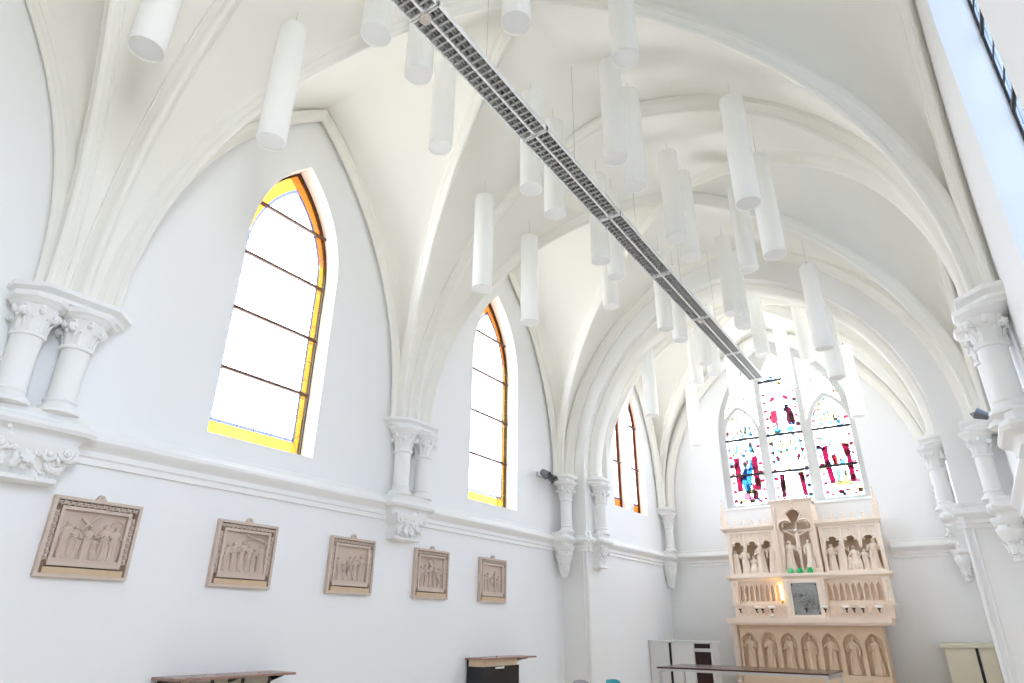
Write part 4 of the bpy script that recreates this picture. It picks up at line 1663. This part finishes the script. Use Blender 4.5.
# candle holders on the altar slab
CH = [(-1.33, 0, 'small dark candle holder without a pan at the left end of the altar'),
      (-.97, 1, 'leftmost cream-panned candle holder of the close pair behind the altar slab'),
      (-.84, 1, 'second cream-panned candle holder of the close pair behind the altar slab'),
      (-.64, 2, 'candle holder with a white pan nearest the left side of the silver door'),
      (.07, 0, 'small dark candle holder standing in front of the silver door'),
      (.45, 2, 'candle holder with a white pan at the right edge of the silver door'),
      (.86, 2, 'candle holder with a white pan left of the middle of the right altar half'),
      (1.0, 0, 'small dark candle holder between two panned ones on the right altar half'),
      (1.17, 1, 'cream-panned candle holder on the right half of the altar'),
      (1.47, 2, 'candle holder with the largest white pan at the right end of the altar')]
for x, k, lb in CH:
    z = 1.90
    y = 15.86
    yw = 15.98 if not (-.33 < x < .5) else 15.93
    root = empty('candle_holder', (x, y, z), lb, 'candle holder', 'candle holders behind the altar slab')
    m = MB()
    m.lathe([(.006, z - .02), (.014, z), (.010, z + .02), (.026, z + .035), (.034, z + .05), (.036, z + .062)], (x, y, 0), 14)
    m.tube([(x, y, z), (x, (y + yw) / 2, z - .02), (x, yw + .005, z)], .008, 6)
    m.build('stem', M['dark'], root, smooth=40)
    if k:
        m = MB()
        m.lathe([(.02, z + .055), (.06, z + .065), (.07 + .006 * k, z + .08), (.07, z + .105), (.055, z + .112), (.03, z + .112)], (x, y, 0), 20)
        m.build('drip_pan', M['wax'] if k == 2 else M['altar'], root, smooth=40)
m = MB()
m.ball((-.57, 15.53, 1.805), .04, .04, .04, 14, 10)
tag(m.build('candle_ball', M['wax'], None), 'small round white candle at the front edge of the altar slab', 'candle')
# lit warm strip lamp beside the tabernacle
root = empty('strip_lamp', (-.41, 16.02, 2.06), 'warm lit strip lamp standing upright left of the silver door', 'lamp')
m = MB()
m.tube([(-.41, 16.0, 2.14), (-.41, 16.0, 2.46)], .014, 10)
m.build('lit_tube', M['glow'], root)
m = MB()
m.lathe([(.03, 2.06), (.03, 2.10), (.02, 2.14)], (-.41, 16.0, 0), 12)
m.build('lamp_socket', M['gold'], root)

# ------------------------------------------------------------------ pendant lamps
LH, LR = 1.65, .15


def pendant(x, y, z, label):
    root = empty('pendant_lamp', (x, y, z), label, 'pendant lamp', 'white tube lamps hanging from the vault')
    m = MB()
    m.lathe([(LR - .006, .012), (LR, 0), (LR, LH), (LR - .02, LH + .004), (.001, LH + .004)], (x, y, z), 36, caps=False)
    shade = m.build('lamp_shade', M['lamp'], root, smooth=40)
    m = MB()
    m.lathe([(.001, .014), (LR - .007, .014), (LR - .007, .022), (.001, .022)], (x, y, z), 36, caps=False)
    m.build('end_disc', M['lampend'], shade, smooth=40)
    m = MB()
    m.tube([(x, y, z + LH), (x, y, z + LH + .10)], .012, 8)
    m.tube([(x - .03, y, z + LH + .004), (x, y, z + LH + .10)], .004, 5)
    m.tube([(x + .03, y, z + LH + .004), (x, y, z + LH + .10)], .004, 5)
    m.build('hook', M['greyplastic'], root)
    m = MB()
    zt = max(vault_z(x, y), z + LH + .12)
    m.tube([(x, y, z + LH + .10), (x, y, zt + .02)], .002, 5)
    m.build('cord', M['greyplastic'], root)


def vault_z(x, y):
    if y > YC1:
        return arch_z(x, CX, SPR, 8.95)
    return arch_z(x - XM, HR, SPR, CROWN)


LAMPS = [
    (-1.93, 1.56, 6.25, 'pendant tube cut by the photo top above the nearest left column pair'),
    (-1.93, 2.90, 6.18, 'long white pendant tube shown whole, nearest above the first yellow-bordered window'),
    (-.57, 2.98, 6.94, 'white pendant tube cut by the photo top just before the louvred lights begin'),
    (-.57, 3.61, 6.96, 'white pendant tube partly hidden behind the near end of the louvred lights'),
    (-1.25, 4.77, 7.13, 'white pendant tube behind the second one at the near end of the louvred lights'),
    (.58, 3.78, 7.14, 'white pendant tube at the photo top centre, right of the louvred lights'),
    (1.25, 4.98, 7.35, 'white pendant tube cut by the photo top, upper end of the right-hand row'),
    (.58, 6.10, 7.04, 'nearer one of the two tubes just below the tube cut by the photo top'),
    (.58, 6.71, 7.0, 'farther and lower one of the two tubes right of the louvred lights middle'),
    (-.57, 5.87, 6.90, 'left one of two tubes crossing behind the louvred lights near their middle'),
    (-.57, 6.50, 6.87, 'right one of two tubes crossing behind the louvred lights near their middle'),
    (-1.93, 6.63, 6.14, 'white tube hanging alone left of the second yellow-bordered window'),
    (-1.93, 7.95, 6.12, 'white tube hanging just above and right of the second yellow-bordered window top'),
    (1.93, 6.86, 6.26, 'brightest and widest white tube hanging by itself under the right vault'),
    (1.93, 8.10, 6.18, 'white tube immediately right of and behind the widest right-hand one'),
    (1.25, 9.75, 6.99, 'thin far tube showing below the widest right-hand one, nearer the altar'),
    (.58, 8.22, 6.99, 'left tube of the overlapping pair in the middle of the vault'),
    (.58, 8.85, 6.98, 'right tube of the overlapping pair in the middle of the vault'),
    (-.57, 7.92, 6.82, 'large tube emerging below the louvred lights left of their centre'),
    (-.57, 8.50, 6.82, 'tube emerging below the louvred lights, next right of the large one'),
    (-1.25, 9.70, 6.98, 'tube hanging lowest of three clustered left below the louvred lights centre'),
    (1.93, 11.46, 6.02, 'long tube standing clear against the second right vault cell, above the right lancet light'),
    (.58, 11.08, 6.92, 'left tube of the pair hanging over the chancel arch crown'),
    (.58, 11.73, 6.90, 'right tube of the pair hanging over the chancel arch crown'),
    (-.57, 10.61, 6.70, 'left tube of two below the louvred lights in front of the chancel arch'),
    (-.57, 11.39, 6.76, 'right tube of two below the louvred lights in front of the chancel arch'),
    (.58, 13.13, 6.80, 'wide pale tube above the centre light of the altar window'),
    (1.25, 14.40, 6.95, 'tube overlapping the upper right part of the altar window'),
    (1.93, 12.48, 5.80, 'tube partly behind the long clear one, above the right lancet light'),
    (1.93, 15.14, 5.76, 'farthest right tube, hanging beside the altar window on the right'),
    (.58, 15.60, 6.82, 'tube hanging straight before the altar window between centre and right lights'),
    (-1.25, 14.40, 6.90, 'left tube of three clustered below the far end of the louvred lights'),
    (-.57, 12.90, 6.78, 'middle tube of three clustered below the far end of the louvred lights'),
    (-.57, 13.52, 6.74, 'right tube of three clustered below the far end of the louvred lights'),
    (-.57, 15.13, 6.60, 'tube in front of the top of the altar window left light'),
    (-1.93, 15.95, 5.85, 'small tube hanging lowest over the back wall, left of the altar window'),
    (-1.93, 13.02, 5.88, 'tube hanging right of the two-light window in the left chancel wall'),
]
for x, y, z, lb in LAMPS:
    pendant(x, y, z, lb)

# ------------------------------------------------------------------ louvred ceiling lights in a row
TX, TZ, TW = 0.0, 6.93, .17
JN = [1.1, 3.06, 5.06, 7.08, 9.05, 11.0, 13.05, 14.9]
TL = ['nearest louvred grey light fitting, mostly beyond the top of the photo', 'louvred light fitting after the first round detector, second of the row',
      'third louvred light fitting of the row from the near end', 'fourth louvred light fitting, middle of the row',
      'fifth louvred light fitting of the row, crossing the vault centre', 'sixth louvred light fitting, just past the far round detector',
      'last louvred light fitting of the row, ending over the altar window']
for k in range(7):
    y0, y1 = JN[k] + .012, JN[k + 1] - .012
    root = empty('louvred_light', (TX, (y0 + y1) / 2, TZ), TL[k], 'light fitting', 'louvred light fittings forming one long row')
    m = MB()
    m.box(TX - TW, TX - TW + .012, y0, y1, TZ, TZ + .06)
    m.box(TX + TW - .012, TX + TW, y0, y1, TZ, TZ + .06)
    m.box(TX - TW, TX - TW + .03, y0, y1, TZ + .055, TZ + .07)
    m.box(TX + TW - .03, TX + TW, y0, y1, TZ + .055, TZ + .07)
    m.box(TX - TW + .03, TX + TW - .03, y0, y1, TZ + .09, TZ + .10)
    m.box(TX - TW, TX + TW, y0, y0 + .012, TZ - .002, TZ + .09)
    m.box(TX - TW, TX + TW, y1 - .012, y1, TZ - .002, TZ + .09)
    m.box(TX - .012, TX + .012, y0, y1, TZ - .001, TZ + .09)
    m.build('housing', M['white_metal'], root, smooth=0)
    m = MB()
    m.box(TX - TW + .012, TX + TW - .012, y0 + .012, y1 - .012, TZ + .082, TZ + .089)
    m.build('reflector', M['grey_inside'], root, smooth=0)
    for s in (-1, 1):
        m = MB()
        xa, xb = (TX - TW + .012, TX - .012) if s < 0 else (TX + .012, TX + TW - .012)
        nb = 22
        for i in range(1, nb):
            y = y0 + (y1 - y0) * i / nb
            v = [(xa, y - .012, TZ + .002), (xb, y - .012, TZ + .002), (xb, y + .012, TZ + .002), (xa, y + .012, TZ + .002), (xa, y - .002, TZ + .055), (xb, y - .002, TZ + .055), (xb, y + .002, TZ + .055), (xa, y + .002, TZ + .055)]
            m.add(v, [(0, 1, 2, 3), (4, 5, 6, 7), (0, 1, 5, 4), (2, 3, 7, 6), (1, 2, 6, 5), (0, 3, 7, 4)])
        xm_ = (xa + xb) / 2
        m.box(xm_ - .004, xm_ + .004, y0 + .012, y1 - .012, TZ + .003, TZ + .055)
        m.build('louvre', M['louvre'], root, smooth=0)
        m = MB()
        m.tube([(xm_, y0 + .04, TZ + .067), (xm_, y1 - .04, TZ + .067)], .012, 10)
        m.build('fluorescent_tube', M['lampend'], root)
    m = MB()
    yw = (y0 + y1) / 2
    m.tube([(TX, yw, TZ + .10), (TX, yw, vault_z(TX, yw) + .03)], .0025, 5)
    m.build('suspension_wire', M['greyplastic'], root)
for y, lb in ((3.10, 'round beige smoke detector under the near end of the louvred lights'), (11.04, 'round beige smoke detector far along the louvred lights')):
    m = MB()
    m.lathe([(.001, -.055), (.03, -.055), (.034, -.05), (.036, -.035), (.055, -.033), (.06, -.02), (.06, 0)], (TX - .02, y, TZ - .003), 24, caps=False)
    tag(m.build('smoke_detector', paint('detector_beige', (.62, .55, .50), .5), None), lb, 'smoke detector', 'smoke detectors under the row of lights')


# ------------------------------------------------------------------ spotlights
def spot_head(m, c, d, r, L):
    c, d = Vector(c), Vector(d).normalized()
    m.tube([c - d * L * .5, c - d * L * .45, c - d * L * .1, c + d * L * .5, c + d * L * .5], [r * .35, r * .6, r * .75, r, r * .9], 16)


root = empty('twin_spotlight', (XL, 11.3, 4.48), 'grey twin spotlight on the left wall beside the colonnette before the chancel', 'spotlight')
m = MB()
m.box(XL, XL + .05, 11.20, 11.42, 4.40, 4.50)
m.tube([(XL + .04, 11.25, 4.45), (XL + .14, 11.22, 4.44)], .016, 8)
m.tube([(XL + .04, 11.38, 4.45), (XL + .14, 11.44, 4.42)], .016, 8)
m.build('bracket', M['steel'], root)
for y, z in ((11.20, 4.44), (11.46, 4.40)):
    m = MB()
    spot_head(m, (XL + .20, y, z), (.7, .25, -.6), .095, .18)
    m.build('lamp_head', M['darksteel'], root)
root = empty('wall_spotlight', (XR, 9.95, 4.1), 'single grey spotlight high on the right wall above the corner colonnette', 'spotlight')
m = MB()
m.box(XR - .04, XR, 9.90, 10.0, 4.06, 4.16)
m.tube([(XR - .03, 9.95, 4.11), (XR - .20, 9.95, 4.10)], .014, 8)
m.build('bracket', M['steel'], root)
m = MB()
spot_head(m, (XR - .25, 9.94, 4.10), (-.75, .1, .45), .075, .15)
m.build('lamp_head', M['darksteel'], root)

# ------------------------------------------------------------------ furniture along the bottom of the view
# console table by the left wall
root = empty('console_table', (-3.6, 4.8, 0), 'low sideboard with thin brown top and sage front under the nearest window', 'sideboard')
m = MB()
m.box(XL + .005, -3.42, 3.92, 5.35, 1.03, 1.055)
m.build('table_top', M['walnut_light'], root, smooth=0)
for y in (3.98, 4.62, 5.18):
    m = MB()
    m.prism([(XL + .02, .93), (XL + .10, .93), (-3.46, 1.02), (-3.46, 1.03), (XL + .02, 1.03)], [], (0, y, 0), EX, EZ, EY, .03)
    m.build('bracket', M['black'], root, smooth=0)
m = MB()
m.box(XL + .02, -3.60, 4.04, 5.15, 0, 1.02)
m.build('cabinet_body', M['sage'], root, smooth=0)
for y in (4.04, 4.42, 4.78, 5.12):
    m = MB()
    m.box(-3.60, -3.585, y, y + .03, 0.05, 1.02)
    m.build('divider', M['black'], root, smooth=0)

root = empty('upright_piano', (-3.55, 9.9, 0), 'black cabinet with a brown board on top below the last relief', 'cabinet')
m = MB()
m.box(XL + .005, -3.43, 9.00, 10.50, 1.06, 1.085)
m.build('top_board', M['walnut_light'], root, smooth=0)
m = MB()
m.box(XL + .02, -3.50, 9.04, 10.05, 0, .96)
m.box(XL + .02, XL + .05, 9.035, 9.07, .96, 1.06)
m.build('cabinet_body', M['black'], root, smooth=0)
m = MB()
m.box(XL + .03, -3.51, 9.045, 10.0, .96, 1.06)
m.build('upper_panel', M['altar2'], root, smooth=0)
m = MB()
m.prism([(XL + .02, .98), (XL + .08, .98), (-3.46, 1.05), (-3.46, 1.06), (XL + .02, 1.06)], [], (0, 10.06, 0), EX, EZ, EY, .2)
m.build('bracket', M['black'], root, smooth=0)
m = MB()
m.box(-3.50, -3.47, 9.36, 9.56, .925, .95)
m.ball((-3.48, 9.56, .94), .02, seg=8, rings=5)
m.build('handle', M['white_metal'], root, smooth=40)
m = MB()
m.ball((-3.47, 9.35, 1.10), .015, seg=8, rings=5)
tag(m.build('knob_ornament', M['walnut'], None), 'tiny dark knob lying on the brown board of the black cabinet', 'ornament')
bpy.data.objects['upright_piano'].name = 'music_cabinet'

# white cabinet left of the altar
root = empty('storage_cabinet', (-2.5, 15.2, 0), 'white cabinet with a dark open compartment left of the altar', 'cabinet')
m = MB()
m.box(-3.24, -1.80, 15.02, 15.5, 0, 1.26)
m.build('cabinet_body', M['cab'], root, smooth=0)
m = MB()
m.box(-3.24, -1.77, 14.98, 15.5, 1.26, 1.295)
m.build('cabinet_top', M['cab'], root, smooth=0)
m = MB()
m.box(-2.76, -2.72, 14.985, 15.02, 0, 1.25)
m.build('door_gap', M['black'], root, smooth=0)
m = MB()
m.box(-3.20, -2.77, 15.0, 15.02, .05, 1.24)
m.build('cabinet_door', M['cab'], root, smooth=0)
m = MB()
m.box(-2.70, -2.20, 15.0, 15.02, .05, 1.24)
m.build('cabinet_door', M['cab'], root, smooth=0)
m = MB()
m.box(-2.18, -1.84, 15.0, 15.02, 1.15, 1.24)
m.box(-2.18, -1.84, 14.995, 15.02, .2, 1.08)
pn = m.build('compartment', M['compartment'], root, smooth=0)
pn['label'] = 'dark brown open compartments'

root = empty('storage_cabinet', (2.9, 16.2, 0), 'cream two-door cabinet right of the altar against the back wall', 'cabinet')
m = MB()
m.box(2.43, 3.24, 16.02, 16.6, 0, 1.25)
m.build('cabinet_body', M['cabcream'], root, smooth=0)
m = MB()
m.box(2.37, 3.24, 15.97, 16.6, 1.25, 1.33)
m.build('cabinet_top', M['cabcream'], root, smooth=0)
for x0, x1 in ((2.44, 2.92), (2.98, 3.23)):
    m = MB()
    m.box(x0, x1, 15.995, 16.02, .04, 1.24)
    m.build('cabinet_door', M['cabcream'], root, smooth=0)
m = MB()
m.box(2.925, 2.975, 16.0, 16.02, .02, 1.25)
m.build('door_gap', M['black'], root, smooth=0)

# long table before the altar
root = empty('display_table', (-.4, 12.5, 0), 'long dark-topped table with a pale rail standing before the altar', 'table')
m = MB()
m.box(-1.78, 1.02, 11.85, 13.1, .90, .925)
m.build('table_top', M['walnut_dark'], root, smooth=0)
m = MB()
m.box(-1.76, 1.0, 11.87, 11.90, .86, .90)
m.box(-1.76, 1.0, 13.05, 13.08, .84, .90)
m.box(-1.76, -1.73, 11.90, 13.05, .84, .90)
m.box(.97, 1.0, 11.90, 13.05, .84, .90)
m.build('apron', M['steel'], root, smooth=0)
for x in (-1.745, .985):
    for y in (11.885, 13.065):
        m = MB()
        m.box(x - .02, x + .02, y - .02, y + .02, 0, .84)
        m.build('leg', M['steel'], root, smooth=0)


# two chairs whose back tops just reach the photo's lower edge
def chair(x, y, top, mat, label):
    root = empty('shell_chair', (x, y, 0), label, 'chair', 'chairs near the left chancel pier')
    m = MB()
    v, f = [], []
    N, K = 12, 6
    for k in range(K + 1):
        z = .50 + (top - .50) * k / K
        for i in range(N + 1):
            t = i / N * 2 - 1
            w_ = .22 * (1 - .12 * (k / K) ** 2)
            drop = .03 * (abs(t) ** 4) * (1 if k == K else 0)
            v.append((x - .20 - .04 * k / K + .05 * t * t, y + t * w_, z - drop))
            v.append((x - .22 - .04 * k / K + .05 * t * t, y + t * w_, z - drop))
    R = 2 * (N + 1)
    for k in range(K):
        for i in range(N):
            a = k * R + 2 * i
            f.append((a, a + 2, a + 2 + R, a + R))
            f.append((a + 1, a + 1 + R, a + 3 + R, a + 3))
        f.append((k * R, k * R + R, k * R + R + 1, k * R + 1))
        e = k * R + 2 * N
        f.append((e, e + 1, e + 1 + R, e + R))
    for i in range(N):
        a = 2 * i
        f.append((a, a + 1, a + 3, a + 2))
        a = K * R + 2 * i
        f.append((a, a + 2, a + 3, a + 1))
    m.add(v, f)
    m.build('backrest', mat, root, smooth=60)
    m = MB()
    m.lathe([(.001, .43), (.20, .43), (.22, .45), (.21, .465), (.001, .455)], (x, y, 0), 24, caps=False)
    m.build('seat', mat, root)
    for sx in (-1, 1):
        for sy in (-1, 1):
            m = MB()
            m.tube([(x + sx * .14, y + sy * .14, .44), (x + sx * .21, y + sy * .20, 0)], .012, 8)
            m.build('leg', M['steel'], root)
    m = MB()
    for sy in (-1, 1):
        m.tube([(x - .12, y + sy * .1, .44), (x - .21, y + sy * .1, .47), (x - .22, y + sy * .1, .56)], .01, 6)
    m.build('back_support', M['steel'], root)


chair(-1.0, 8.9, .90, M['teal'], 'teal chair back just showing at the bottom edge beside the left pier')
chair(-1.2, 8.35, .91, M['greyplastic'], 'grey chair back just showing at the bottom edge in front of the left pier')
